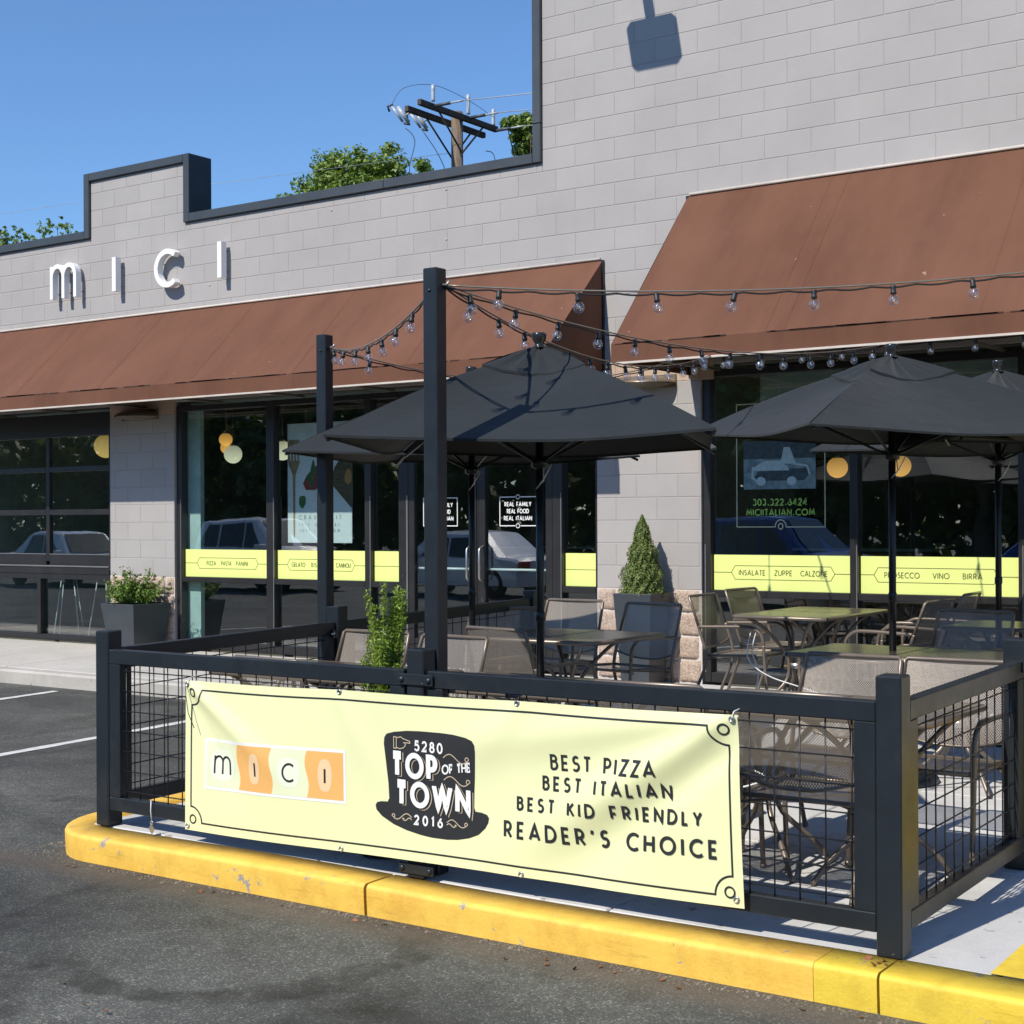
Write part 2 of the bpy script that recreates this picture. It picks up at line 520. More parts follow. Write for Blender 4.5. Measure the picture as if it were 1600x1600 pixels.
def leaf_mat(name, a, b, trans=0.25):
    mt, n, p, o = new_mat(name)
    geo = node(n, "ShaderNodeNewGeometry")
    r = ramp(n, [(0.0, a), (1.0, b)])
    n.links.new(geo.outputs['Random Per Island'], r.inputs[0])
    n.links.new(r.outputs[0], p.inputs['Base Color'])
    p.inputs['Roughness'].default_value = 0.5
    tl = node(n, "ShaderNodeBsdfTranslucent")
    hs = mixc(n, r.outputs[0], (1.25, 1.2, 0.5), 1.0, 'MULTIPLY')
    n.links.new(hs, tl.inputs[0])
    mx = node(n, "ShaderNodeMixShader")
    mx.inputs[0].default_value = trans
    n.links.new(p.outputs[0], mx.inputs[1])
    n.links.new(tl.outputs[0], mx.inputs[2])
    n.links.new(mx.outputs[0], o.inputs[0])
    return mt
M['leaf_tree'] = leaf_mat('tree_leaf', (0.065, 0.135, 0.02), (0.27, 0.36, 0.07))
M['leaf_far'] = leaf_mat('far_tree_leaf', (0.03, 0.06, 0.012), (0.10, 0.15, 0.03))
M['leaf_spruce'] = leaf_mat('spruce_needle', (0.075, 0.125, 0.028), (0.27, 0.33, 0.09), 0.15)
M['leaf_yew'] = leaf_mat('yew_needle', (0.12, 0.23, 0.025), (0.36, 0.48, 0.07), 0.3)
M['leaf_box'] = leaf_mat('boxwood_leaf', (0.06, 0.135, 0.014), (0.20, 0.31, 0.04), 0.25)
M['bark'] = simple('bark', (0.11, 0.08, 0.055), 0.95, var=0.35, vscale=14, bstr=0.7, bdist=0.02)
M['pole_wood'] = simple('weathered_pole_wood', (0.17, 0.125, 0.09), 0.9, var=0.4, vscale=7, bstr=0.5, stretch=(4, 4, 0.5))
M['arm_wood'] = simple('crossarm_wood', (0.075, 0.056, 0.042), 0.9, var=0.35, vscale=9, bstr=0.4)
M['porcelain'] = simple('grey_porcelain', (0.42, 0.45, 0.47), 0.3)
M['line_wire'] = simple('aluminium_line', (0.55, 0.55, 0.55), 0.4, 0.5)
M['dark_wire'] = simple('dark_line', (0.06, 0.07, 0.08), 0.5)
M['cable'] = simple('rubber_cable', (0.018, 0.019, 0.02), 0.5)
M['rope_steel'] = simple('support_cable', (0.3, 0.27, 0.22), 0.4, 0.6)
M['filament'] = simple('filament', (0.8, 0.78, 0.74), 0.4, 0.0)
M['interior_wall'] = simple('interior_wall', (0.30, 0.37, 0.36), 0.8)
M['interior_ceiling'] = simple('interior_ceiling', (0.15, 0.16, 0.16), 0.8)
M['interior_dark'] = simple('interior_dark', (0.03, 0.03, 0.032), 0.8)
M['interior_floor'] = simple('interior_floor', (0.2, 0.17, 0.14), 0.5)
M['interior_light'] = simple('interior_pale', (0.6, 0.72, 0.68), 0.7)
M['wood_counter'] = simple('wood_counter', (0.2, 0.11, 0.06), 0.5, var=0.25, vscale=8, stretch=(1, 6, 6))
M['car_silver'] = simple('silver_car_paint', (0.8, 0.82, 0.84), 0.15, 0.1, var=0.03)
M['car_blue'] = simple('blue_car_paint', (0.02, 0.06, 0.22), 0.18, 0.2, var=0.05)
M['car_dark'] = simple('dark_car_paint', (0.03, 0.032, 0.035), 0.18, 0.2, var=0.05)
M['tyre'] = simple('tyre_rubber', (0.02, 0.02, 0.02), 0.85)
M['lamp_lens'] = simple('lamp_lens', (0.7, 0.72, 0.72), 0.15)
M['red_lens'] = simple('red_lens', (0.4, 0.02, 0.02), 0.2)
M['lamp_bronze'] = simple('lamp_bronze', (0.19, 0.15, 0.11), 0.35, 0.3)
M['paper'] = simple('poster_white', (0.9, 0.9, 0.9), 0.6, var=0.02)
M['poster_grey'] = simple('poster_text', (0.5, 0.5, 0.48), 0.6)
M['poster_green'] = simple('poster_green', (0.06, 0.16, 0.05), 0.6, var=0.4, vscale=30)
M['poster_red'] = simple('poster_red', (0.32, 0.05, 0.035), 0.6, var=0.35, vscale=25)
M['poster_brown'] = simple('poster_brown', (0.14, 0.09, 0.045), 0.6, var=0.5, vscale=9, stretch=(1, 1, 6))
M['poster_orange'] = simple('poster_orange', (0.6, 0.28, 0.08), 0.6)
M['fork_wood'] = simple('fork_wood', (0.42, 0.27, 0.14), 0.5, var=0.2, vscale=9)
M['menu_white'] = simple('menu_board', (0.5, 0.52, 0.48), 0.6)
M['menu_orange'] = simple('menu_board_band', (0.45, 0.17, 0.05), 0.6)
def glow(name, col, strength, base):
    mt, n, p, o = new_mat(name)
    p.inputs['Base Color'].default_value = (*base, 1)
    p.inputs['Emission Color'].default_value = (*col, 1)
    p.inputs['Emission Strength'].default_value = strength
    tc = node(n, "ShaderNodeTexCoord")
    sx = node(n, "ShaderNodeSeparateXYZ")
    n.links.new(tc.outputs['Generated'], sx.inputs[0])
    mr = node(n, "ShaderNodeMapRange", in_1=0.0, in_2=1.0, in_3=strength * 1.15, in_4=strength * .45)
    n.links.new(sx.outputs[2], mr.inputs[0])
    n.links.new(mr.outputs[0], p.inputs['Emission Strength'])
    p.inputs['Roughness'].default_value = 0.4
    return mt
M['globe_orange'] = glow('lit_orange_globe', (1.0, 0.48, 0.10), 0.75, (0.6, 0.35, 0.12))
M['globe_amber'] = glow('lit_amber_globe', (1.0, 0.66, 0.2), 0.5, (0.5, 0.4, 0.2))
M['globe_white'] = glow('lit_white_globe', (1.0, 0.95, 0.66), 0.62, (0.7, 0.7, 0.6))
M['downlight'] = glow('lit_downlight', (1.0, 0.97, 0.9), 6.0, (0.8, 0.8, 0.8))

# ------------------------------------------------------------------ mesh builder
class MB:
    def __init__(s):
        s.v = []; s.f = []; s.sm = []; s.uv = {}
    def add(s, verts, faces, smooth=False):
        b = len(s.v)
        s.v.extend([tuple(v) for v in verts])
        for f in faces:
            s.f.append(tuple(b + i for i in f))
            s.sm.append(smooth)
        return b
    def box(s, x0, x1, y0, y1, z0, z1, ch=0.0, T=None):
        if x1 < x0: x0, x1 = x1, x0
        if y1 < y0: y0, y1 = y1, y0
        if z1 < z0: z0, z1 = z1, z0
        if ch <= 0:
            vs = [(x, y, z) for x in (x0, x1) for y in (y0, y1) for z in (z0, z1)]
            fs = [(0, 1, 3, 2), (4, 6, 7, 5), (0, 4, 5, 1), (2, 3, 7, 6), (0, 2, 6, 4), (1, 5, 7, 3)]
        else:
            ch = min(ch, (x1 - x0) * .45, (y1 - y0) * .45, (z1 - z0) * .45)
            vs = []; idx = {}
            lo = (x0, y0, z0); hi = (x1, y1, z1)
            for a in range(3):
                for sx in (0, 1):
                    for sy in (0, 1):
                        for sz in (0, 1):
                            sg = (sx, sy, sz)
                            c = []
                            for k in range(3):
                                base = hi[k] if sg[k] else lo[k]
                                if k != a:
                                    base += -ch if sg[k] else ch
                                c.append(base)
                            idx[(a, sg)] = len(vs); vs.append(tuple(c))
            fs = []
            def fix(face, want):
                p = [Vector(vs[i]) for i in face]
                nrm = (p[1] - p[0]).cross(p[2] - p[0])
                return face if nrm.dot(Vector(want)) > 0 else tuple(reversed(face))
            for a in range(3):
                o1, o2 = [k for k in range(3) if k != a]
                for sa in (0, 1):
                    q = []
                    for (u, v_) in ((0, 0), (1, 0), (1, 1), (0, 1)):
                        sg = [0, 0, 0]; sg[a] = sa; sg[o1] = u; sg[o2] = v_
                        q.append(idx[(a, tuple(sg))])
                    wv = [0, 0, 0]; wv[a] = 1 if sa else -1
                    fs.append(fix(tuple(q), wv))
            for e in range(3):
                a, b = [k for k in range(3) if k != e]
                for sa in (0, 1):
                    for sb in (0, 1):
                        q = []
                        for (ax, se) in ((a, 0), (a, 1), (b, 1), (b, 0)):
                            sg = [0, 0, 0]; sg[a] = sa; sg[b] = sb; sg[e] = se
                            q.append(idx[(ax, tuple(sg))])
                        wv = [0, 0, 0]; wv[a] = 1 if sa else -1; wv[b] = 1 if sb else -1
                        fs.append(fix(tuple(q), wv))
            for sx in (0, 1):
                for sy in (0, 1):
                    for sz in (0, 1):
                        sg = (sx, sy, sz)
                        fs.append(fix(tuple(idx[(a, sg)] for a in range(3)), [1 if k else -1 for k in sg]))
        if T is not None:
            vs = [tuple(T @ Vector(v)) for v in vs]
        s.add(vs, fs)
        return s
    def tube(s, pts, r, n=8, cap=True, smooth=True):
        pts = [Vector(p) for p in pts]
        rs = r if isinstance(r, (list, tuple)) else [r] * len(pts)
        prev = None; rings = []
        for i, p in enumerate(pts):
            t = (pts[min(i + 1, len(pts) - 1)] - pts[max(i - 1, 0)])
            if t.length < 1e-9: t = Vector((0, 0, 1))
            t.normalize()
            if prev is None:
                a = Vector((0, 0, 1)) if abs(t.z) < 0.9 else Vector((1, 0, 0))
                u = t.cross(a).normalized()
            else:
                u = (prev - t * prev.dot(t)).normalized()
            prev = u
            v = t.cross(u)
            rings.append([p + (u * math.cos(2 * PI * k / n) + v * math.sin(2 * PI * k / n)) * rs[i] for k in range(n)])
        vs = [q for rg in rings for q in rg]
        fs = []
        for i in range(len(pts) - 1):
            for k in range(n):
                fs.append((i * n + k, i * n + (k + 1) % n, (i + 1) * n + (k + 1) % n, (i + 1) * n + k))
        s.add(vs, fs, smooth)
        if cap:
            b = len(s.v) - len(vs)
            s.f.append(tuple(b + k for k in reversed(range(n)))); s.sm.append(False)
            s.f.append(tuple(b + (len(pts) - 1) * n + k for k in range(n))); s.sm.append(False)
        return s
    def lathe(s, prof, n=16, c=(0, 0, 0), smooth=True, T=None):
        vs = []
        for (r, z) in prof:
            for k in range(n):
                a = 2 * PI * k / n
                q = Vector((c[0] + r * math.cos(a), c[1] + r * math.sin(a), c[2] + z))
                vs.append(tuple(T @ q) if T is not None else tuple(q))
        fs = []
        for i in range(len(prof) - 1):
            for k in range(n):
                fs.append((i * n + k, i * n + (k + 1) % n, (i + 1) * n + (k + 1) % n, (i + 1) * n + k))
        s.add(vs, fs, smooth)
        return s
    def sphere(s, c, r, n=14, m=9, sz=1.0):
        prof = [(max(1e-4, r * math.sin(PI * i / m)), -r * sz * math.cos(PI * i / m)) for i in range(m + 1)]
        return s.lathe(prof, n, c)
    def prism(s, poly, y0, y1, T=None):
        """polygon in xz, extruded along y"""
        n = len(poly)
        vs = [(x, y0, z) for x, z in poly] + [(x, y1, z) for x, z in poly]
        fs = [tuple(range(n)), tuple(reversed(range(n, 2 * n)))]
        for i in range(n):
            fs.append((i, i + n, (i + 1) % n + n, (i + 1) % n))
        if T is not None:
            vs = [tuple(T @ Vector(v)) for v in vs]
        s.add(vs, fs)
        return s
    def grid(s, fn, nu, nv, smooth=True, uvfn=None):
        vs = [fn(i / nu, j / nv) for j in range(nv + 1) for i in range(nu + 1)]
        fs = [(j * (nu + 1) + i, j * (nu + 1) + i + 1, (j + 1) * (nu + 1) + i + 1, (j + 1) * (nu + 1) + i) for j in range(nv) for i in range(nu)]
        b = s.add(vs, fs, smooth)
        if uvfn:
            for j in range(nv + 1):
                for i in range(nu + 1):
                    s.uv[b + j * (nu + 1) + i] = uvfn(i / nu, j / nv)
        return s
    def mesh(s, name, mat):
        me = bpy.data.meshes.new(name)
        me.from_pydata(s.v, [], s.f)
        me.polygons.foreach_set('use_smooth', s.sm)
        if s.uv:
            ul = me.uv_layers.new(name='uv')
            li = np.empty(len(me.loops), dtype=np.int32)
            me.loops.foreach_get('vertex_index', li)
            arr = np.zeros((len(s.v), 2), dtype=np.float32)
            for k, q in s.uv.items(): arr[k] = q
            ul.data.foreach_set('uv', arr[li].ravel())
        me.materials.append(mat)
        me.update()
        return me
    def build(s, name, mat, parent=None, loc=None):
        o = bpy.data.objects.new(name, s.mesh(name, mat))
        COL.objects.link(o)
        if parent is not None: o.parent = parent
        if loc is not None: o.location = loc
        return o

def tag(o, label=None, cat=None, group=None, kind=None):
    if label: o['label'] = label
    if cat: o['category'] = cat
    if group: o['group'] = group
    if kind: o['kind'] = kind
    return o

def thing(name, label, cat, loc=(0, 0, 0), rz=0.0, group=None):
    o = bpy.data.objects.new(name, None)
    o.empty_display_size = 0.2
    COL.objects.link(o)
    o.location = loc
    o.rotation_euler = (0, 0, rz)
    return tag(o, label, cat, group)

def copy_tree(o, parent=None):
    c = o.copy()
    COL.objects.link(c)
    if parent is not None: c.parent = parent
    for ch in list(o.children):
        copy_tree(ch, c)
    return c

def leaves(positions, normals, size, mat, name, parent, seed=1, aspect=0.55, jitter=0.5, fold=True):
    """many leaf-shaped quads"""
    r = np.random.default_rng(seed)
    P = np.asarray(positions, dtype=np.float64); N = len(P)
    nr = np.asarray(normals, dtype=np.float64) + r.normal(0, jitter, (N, 3))
    nr /= np.linalg.norm(nr, axis=1, keepdims=True) + 1e-9
    a = r.normal(0, 1, (N, 3))
    t = np.cross(nr, a); t /= np.linalg.norm(t, axis=1, keepdims=True) + 1e-9
    b = np.cross(nr, t)
    L = size * r.uniform(0.6, 1.3, (N, 1)); W = L * aspect
    v = np.stack([P - t * L * .5, P + b * W * .5 + nr * L * .06, P + t * L * .5, P - b * W * .5 + nr * L * .06], axis=1).reshape(-1, 3)
    me = bpy.data.meshes.new(name)
    me.vertices.add(4 * N); me.vertices.foreach_set('co', v.ravel())
    me.loops.add(4 * N); me.loops.foreach_set('vertex_index', np.arange(4 * N, dtype=np.int32))
    me.polygons.add(N)
    me.polygons.foreach_set('loop_start', np.arange(0, 4 * N, 4, dtype=np.int32))
    me.polygons.foreach_set('loop_total', np.full(N, 4, dtype=np.int32))
    me.materials.append(mat)
    me.update(); me.validate()
    o = bpy.data.objects.new(name, me)
    COL.objects.link(o)
    o.parent = parent
    return o

# ------------------------------------------------------------------ lettering (drawn strokes)
def arc(cx, cy, rx, ry, a0, a1, n=10):
    return [(cx + rx * math.cos(R(a0 + (a1 - a0) * i / n)), cy + ry * math.sin(R(a0 + (a1 - a0) * i / n))) for i in range(n + 1)]
G = {
 ' ': (0.32, []),
 'A': (0.78, [[(0, 0), (0.39, 1), (0.78, 0)], [(0.13, 0.28), (0.65, 0.28)]]),
 'B': (0.50, [[(0.26, 0.57)] + [(0, 0.57)], [(0, 0), (0, 1), (0.24, 1)] + arc(0.24, 0.785, 0.2, 0.215, 90, -90) , [(0.24, 0.57)] + arc(0.24, 0.285, 0.26, 0.285, 90, -90) + [(0, 0)]]),
 'C': (0.78, [arc(0.5, 0.5, 0.5, 0.5, 48, 312, 18)]),
 'D': (0.74, [[(0, 0), (0, 1), (0.24, 1)] + arc(0.24, 0.5, 0.5, 0.5, 90, -90, 16) + [(0, 0)]]),
 'E': (0.46, [[(0.46, 1), (0, 1), (0, 0), (0.46, 0)], [(0, 0.5), (0.4, 0.5)]]),
 'F': (0.46, [[(0.46, 1), (0, 1), (0, 0)], [(0, 0.42), (0.38, 0.42)]]),
 'G': (0.92, [arc(0.5, 0.5, 0.5, 0.5, 45, 360, 20) + [(0.55, 0.5)]]),
 'H': (0.66, [[(0, 0), (0, 1)], [(0.66, 0), (0.66, 1)], [(0, 0.5), (0.66, 0.5)]]),
 'I': (0.02, [[(0, 0), (0, 1)]]),
 'J': (0.36, [[(0.36, 1), (0.36, 0.2)] + arc(0.18, 0.19, 0.18, 0.19, 0, -170, 8)]),
 'K': (0.56, [[(0, 0), (0, 1)], [(0.54, 1), (0.02, 0.42)], [(0.17, 0.58), (0.58, 0)]]),
 'L': (0.42, [[(0, 1), (0, 0), (0.42, 0)]]),
 'M': (0.92, [[(0, 0), (0.14, 1), (0.46, 0.2), (0.78, 1), (0.92, 0)]]),
 'N': (0.70, [[(0, 0), (0, 1), (0.70, 0), (0.70, 1)]]),
 'O': (1.0, [arc(0.5, 0.5, 0.5, 0.5, 90, 450, 24)]),
 'P': (0.50, [[(0, 0), (0, 1), (0.22, 1)] + arc(0.22, 0.71, 0.27, 0.29, 90, -90) + [(0, 0.42)]]),
 'R': (0.54, [[(0, 0), (0, 1), (0.22, 1)] + arc(0.22, 0.72, 0.26, 0.28, 90, -90) + [(0, 0.44)], [(0.22, 0.44), (0.54, 0)]]),
 'S': (0.50, [arc(0.26, 0.755, 0.22, 0.245, 40, 240, 10) + arc(0.24, 0.27, 0.26, 0.27, 62, -140, 12)]),
 'T': (0.52, [[(0, 1), (0.52, 1)], [(0.26, 1), (0.26, 0)]]),
 'U': (0.64, [[(0, 1), (0, 0.32)] + arc(0.32, 0.32, 0.32, 0.32, 180, 360, 12) + [(0.64, 1)]]),
 'V': (0.72, [[(0, 1), (0.36, 0), (0.72, 1)]]),
 'W': (1.06, [[(0, 1), (0.27, 0), (0.53, 0.95), (0.79, 0), (1.06, 1)]]),
 'X': (0.62, [[(0, 0), (0.62, 1)], [(0, 1), (0.62, 0)]]),
 'Y': (0.64, [[(0, 1), (0.32, 0.45), (0.64, 1)], [(0.32, 0.45), (0.32, 0)]]),
 'Z': (0.56, [[(0, 1), (0.56, 1), (0, 0), (0.56, 0)]]),
 "'": (0.1, [[(0.08, 1.02), (0.02, 0.76)]]),
 '.': (0.2, [[(0.0, 0.09), (0.2, 0.09)]]),
 '0': (0.6, [arc(0.3, 0.5, 0.3, 0.5, 90, 450, 20)]),
 '1': (0.2, [[(0, 0.84), (0.16, 1), (0.16, 0)]]),
 '2': (0.56, [arc(0.27, 0.72, 0.26, 0.28, 165, -35, 12) + [(0, 0), (0.56, 0)]]),
 '3': (0.52, [arc(0.23, 0.76, 0.22, 0.24, 150, -85, 10) + arc(0.23, 0.27, 0.27, 0.27, 80, -150, 12)]),
 '4': (0.58, [[(0.42, 0), (0.42, 1), (0, 0.28), (0.58, 0.28)]]),
 '5': (0.52, [[(0.46, 1), (0.1, 1), (0.06, 0.58)] + arc(0.23, 0.31, 0.28, 0.31, 115, -150, 14)]),
 '6': (0.56, [[(0.42, 1)] + arc(0.28, 0.3, 0.28, 0.3, 150, 510, 20)]),
 '8': (0.54, [arc(0.27, 0.76, 0.21, 0.24, -90, 270, 16), arc(0.27, 0.26, 0.27, 0.26, 90, 450, 18)]),
 'm': (0.86, [[(0, 0), (0, 0.86)], arc(0.215, 0.57, 0.215, 0.27, 180, 0, 10) + [(0.43, 0)], arc(0.645, 0.57, 0.215, 0.27, 180, 0, 10) + [(0.86, 0)]]),
 'c': (0.76, [arc(0.45, 0.45, 0.45, 0.45, 50, 310, 18)]),
 'i': (0.02, [[(0, 0), (0, 0.86)]]),
}
def resample(pl, step):
    out = [pl[0]]
    for a, b in zip(pl, pl[1:]):
        d = math.dist(a, b)
        k = max(1, int(math.ceil(d / step)))
        for i in range(1, k + 1):
            out.append((a[0] + (b[0] - a[0]) * i / k, a[1] + (b[1] - a[1]) * i / k))
    return out
def ribbon(pl, th, step):
    pl = [p for i, p in enumerate(pl) if i == 0 or math.dist(p, pl[i - 1]) > 1e-6]
    """list of (left,right) pairs along a polyline, mitred"""
    closed = math.dist(pl[0], pl[-1]) < 1e-6 and len(pl) > 3
    pts = resample(pl, step)
    n = len(pts); L = []
    for i in range(n):
        a = pts[i - 1] if i > 0 else (pts[-2] if closed else None)
        b = pts[i + 1] if i < n - 1 else (pts[1] if closed else None)
        p = pts[i]
        def nrm(u, v):
            dx, dy = v[0] - u[0], v[1] - u[1]; l = math.hypot(dx, dy) or 1
            return (-dy / l, dx / l)
        if a is None: nx, ny = nrm(p, b); k = 1
        elif b is None: nx, ny = nrm(a, p); k = 1
        else:
            n1 = nrm(a, p); n2 = nrm(p, b)
            sx, sy = n1[0] + n2[0], n1[1] + n2[1]; l = math.hypot(sx, sy)
            if l < 0.3: nx, ny = n2; k = 1
            else:
                nx, ny = sx / l, sy / l
                k = min(2.2, 1.0 / max(0.3, nx * n1[0] + ny * n1[1]))
        h = th / 2 * k
        L.append(((p[0] + nx * h, p[1] + ny * h), (p[0] - nx * h, p[1] - ny * h)))
    return L
def text_width(t, gap):
    return sum(G[c][0] for c in t) + gap * (len(t) - 1)
def stroke_text(mb, t, h, th, fn, width=None, gap=0.24, step=0.12, slant=0.0, wscale=1.0, serif=0.0, off0=0.0, mingap=0.30):
    """draw text with cap height h; fn(u,v,d) -> xyz; width fits the whole line"""
    k = h
    wtot = text_width(t, gap) * wscale
    if width: 
        free = width / k - sum(G[c][0] for c in t) * wscale
        gap = free / max(1, len(t) - 1) / wscale
        if gap < mingap:
            wscale *= (width / k) / ((sum(G[c][0] for c in t) + mingap * (len(t) - 1)) * wscale)
            gap = mingap
    x = 0.0; d = off0
    for ch in t:
        gw, pls = G[ch]
        for pl in pls:
            q = [((x + px) * wscale * k + slant * py * k, py * k) for px, py in pl]
            polyline(mb, q, th, fn, step * k, d)
            d += 0.00012
            if serif:
                for e, e2 in ((q[0], q[1]), (q[-1], q[-2])):
                    if math.dist(q[0], q[-1]) < 1e-6: continue
                    dx, dy = e2[0] - e[0], e2[1] - e[1]; l = math.hypot(dx, dy) or 1
                    ux, uy = dx / l, dy / l
                    if abs(uy) > 0.6:
                        sy = -1 if uy > 0 else 1
                        yy = e[1] - sy * th * 0.21
                        polyline(mb, [(e[0] - serif * k, yy), (e[0] + serif * k, yy)], th * 0.55, fn, step * k, d)
                        d += 0.00012
                    elif abs(ux) > 0.9 and abs(e[1]) + abs(e[1] - k) < k * 1.2:
                        sx = -1 if ux > 0 else 1
                        xx = e[0] - sx * th * 0.2
                        up1 = e[1] < k * .5
                        polyline(mb, [(xx, e[1] - (th * .5 if up1 else th * 1.1)), (xx, e[1] + (th * 1.1 if up1 else th * .5))], th * .5, fn, step * k, d)
                        d += 0.00012
        x += gw + gap
    return d
def polyline(mb, pl, th, fn, step, d=0.0):
    L = ribbon(pl, th, max(step, 0.004))
    vs = []
    for a, b in L:
        vs.append(fn(a[0], a[1], d)); vs.append(fn(b[0], b[1], d))
    mb.add(vs, [(2 * i, 2 * i + 1, 2 * i + 3, 2 * i + 2) for i in range(len(L) - 1)], False)
def spans(mb, rows, fn, nu=14, d=0.0, sub=3):
    """filled shape from rows (v, u0, u1)"""
    rr = []
    for (a, b) in zip(rows, rows[1:]):
        for i in range(sub):
            t = i / sub
            rr.append(tuple(a[k] + (b[k] - a[k]) * t for k in range(3)))
    rr.append(rows[-1])
    vs = [fn(u0 + (u1 - u0) * i / nu, v, d) for v, u0, u1 in rr for i in range(nu + 1)]
    fs = [(j * (nu + 1) + i, j * (nu + 1) + i + 1, (j + 1) * (nu + 1) + i + 1, (j + 1) * (nu + 1) + i) for j in range(len(rr) - 1) for i in range(nu)]
    mb.add(vs, fs, True)
def flat(x0, z0, y, tilt=0.0):
    """print mapped onto a plane facing the street"""
    def f(u, v, d=0.0):
        return (x0 + u, y - d, z0 + v + tilt * u)
    return f

SLOPE = 0.0237
def patio_z(y): return SLOPE * y
LOT0 = -0.135
def lot_z(y):
    return LOT0 + SLOPE * max(-9.0, min(0.0, y))

# ================================================================== GROUND
ys = [-260, -120, -60, -30, -16, -9, -6, -3, 0, 14, 40, 120, 300]
xs = [-300, -120, -60, -30, -16, -8, 0, 8, 20, 60, 300]
mb = MB()
mb.add([(x, y, lot_z(y)) for y in ys for x in xs],
       [(j * len(xs) + i, j * len(xs) + i + 1, (j + 1) * len(xs) + i + 1, (j + 1) * len(xs) + i) for j in range(len(ys) - 1) for i in range(len(xs) - 1)])
tag(mb.build('asphalt_ground', M['asphalt']), kind='structure')

def slab_mb(x0, x1, y0, y1, dz=0.0, th=0.25, ch=0.006):
    """sloped concrete panel"""
    q = MB()
    q.box(x0, x1, y0, y1, -th, 0, ch)
    q.v = [(x, y, z + patio_z(y) + dz) for x, y, z in q.v]
    return q
patio = tag(slab_mb(-6.3, 9.0, -6.42, -0.012, dz=-0.012, ch=0).build('patio', M['kerb_grey']), kind='structure')
px_ = [-6.28, -4.72, -3.16, -1.60, -0.04, 1.6, 3.4]
py_ = [-6.40, -5.02, -3.5, -1.95, -0.014]
for i in range(len(px_) - 1):
    for j in range(len(py_) - 1):
        slab_mb(px_[i] + .005, px_[i + 1] - .005, py_[j] + .005, py_[j + 1] - .005).build('concrete_slab', M['concrete'], patio)
walk = tag(slab_mb(-24, -6.32, -2.10, -0.012, dz=-0.012, ch=0).build('sidewalk', M['kerb_grey']), kind='structure')
sx_ = [-24, -21.4, -18.6, -16.2, -14.6, -13.0, -11.4, -9.8, -8.2, -6.32]
for a, b in zip(sx_, sx_[1:]):
    slab_mb(a + .005, b - .005, -1.95, -0.014).build('concrete_slab', M['walk'], walk)
# sidewalk kerb (grey) along the left
mb = MB()
mb.box(-24, -6.52, -2.13, -1.955, -0.4, 0.0, 0.02)
mb.v = [(x, y + 0.03 * math.sin(x * 1.3) * 0.3, z + patio_z(y)) for x, y, z in mb.v]
tag(mb.build('kerb', M['kerb_grey']), kind='structure')

def kerb_piece(path, width, mat, name='kerb', h=0.32, rr=0.03):
    """profile swept along the outer top edge; inside lies to the left of travel"""
    pts = [Vector((x, y, 0)) for x, y in path]
    prof = [(0.022, -h), (0.006, -0.06)] + [(0.027 - 0.022 * math.cos(R(a)), -0.022 + 0.022 * math.sin(R(a))) for a in range(0, 91, 15)] + [(width, 0.0), (width, -h)]
    vs = []
    for i, p in enumerate(pts):
        t = (pts[min(i + 1, len(pts) - 1)] - pts[max(i - 1, 0)]).normalized()
        nrm = Vector((-t.y, t.x, 0))
        for (o_, z) in prof:
            q = p + nrm * o_
            vs.append((q.x, q.y, z + patio_z(q.y) + 0.004 * math.sin(q.x * 2.3)))
    k = len(prof); mb = MB()
    fs = [(i * k + j, (i + 1) * k + j, (i + 1) * k + j + 1, i * k + j + 1) for i in range(len(pts) - 1) for j in range(k - 1)]
    mb.add(vs, fs, True)
    mb.add([vs[j] for j in range(k)], [tuple(range(k))]); mb.add([vs[(len(pts) - 1) * k + j] for j in range(k)], [tuple(reversed(range(k)))])
    o = mb.build(name, mat)
    return tag(o, kind='structure')
def lerp_path(a, b, n):
    return [(a[0] + (b[0] - a[0]) * i / n, a[1] + (b[1] - a[1]) * i / n) for i in range(n + 1)]
corner = [(-6.52 + 0.42 - 0.42 * math.cos(R(t)), -6.605 + 0.42 - 0.42 * math.sin(R(t))) for t in range(0, 91, 10)]
kerb_piece(lerp_path((-6.52, -2.14), (-6.52, -6.19), 12) + corner[1:] + lerp_path((-6.1, -6.605), (-4.262, -6.605), 8)[1:], 0.205, M['kerb_orange'])
kerb_piece(lerp_path((-4.246, -6.605), (-2.19, -6.605), 8), 0.205, M['kerb_orange'])
kerb_piece(lerp_path((-2.188, -6.605), (-1.955, -6.606), 2), 0.205, M['kerb_yellow'])
kerb_piece(lerp_path((-1.945, -6.606), (9.0, -6.62), 10), 0.205, M['kerb_yellow'])
# grey bands between kerb and panels, broken foot of the kerb
mb = MB()
mb.add([(x, y, patio_z(y) + 0.006) for x, y in ((-1.63, -6.40), (2.6, -6.40), (2.6, -2.2), (-1.66, -2.2))], [(0, 1, 2, 3)])
tag(mb.build('kerb_stripe', M['kerb_yellow']), kind='structure')
mb = MB()
r2 = random.Random(3)
for i in range(900):
    x = r2.uniform(-6.25, -1.0) if i > 120 else r2.uniform(-6.6, -6.2)
    y = -6.60 - abs(r2.gauss(0, .035)) - .012 + (.0 if x > -6.2 else r2.uniform(0, .3))
    sz = r2.uniform(.002, .006) if r2.random() < .9 else r2.uniform(.006, .013)
    T = Matrix.Translation((x, y, lot_z(y))) @ Matrix.Rotation(r2.uniform(0, 3), 4, 'Z')
    mb.lathe([(.0001, -.001), (sz, 0), (sz * .8, sz * .5), (.0001, sz * .7)], 5, T=T, smooth=False)
tag(mb.build('kerb_debris', M['crumbs']), kind='stuff')

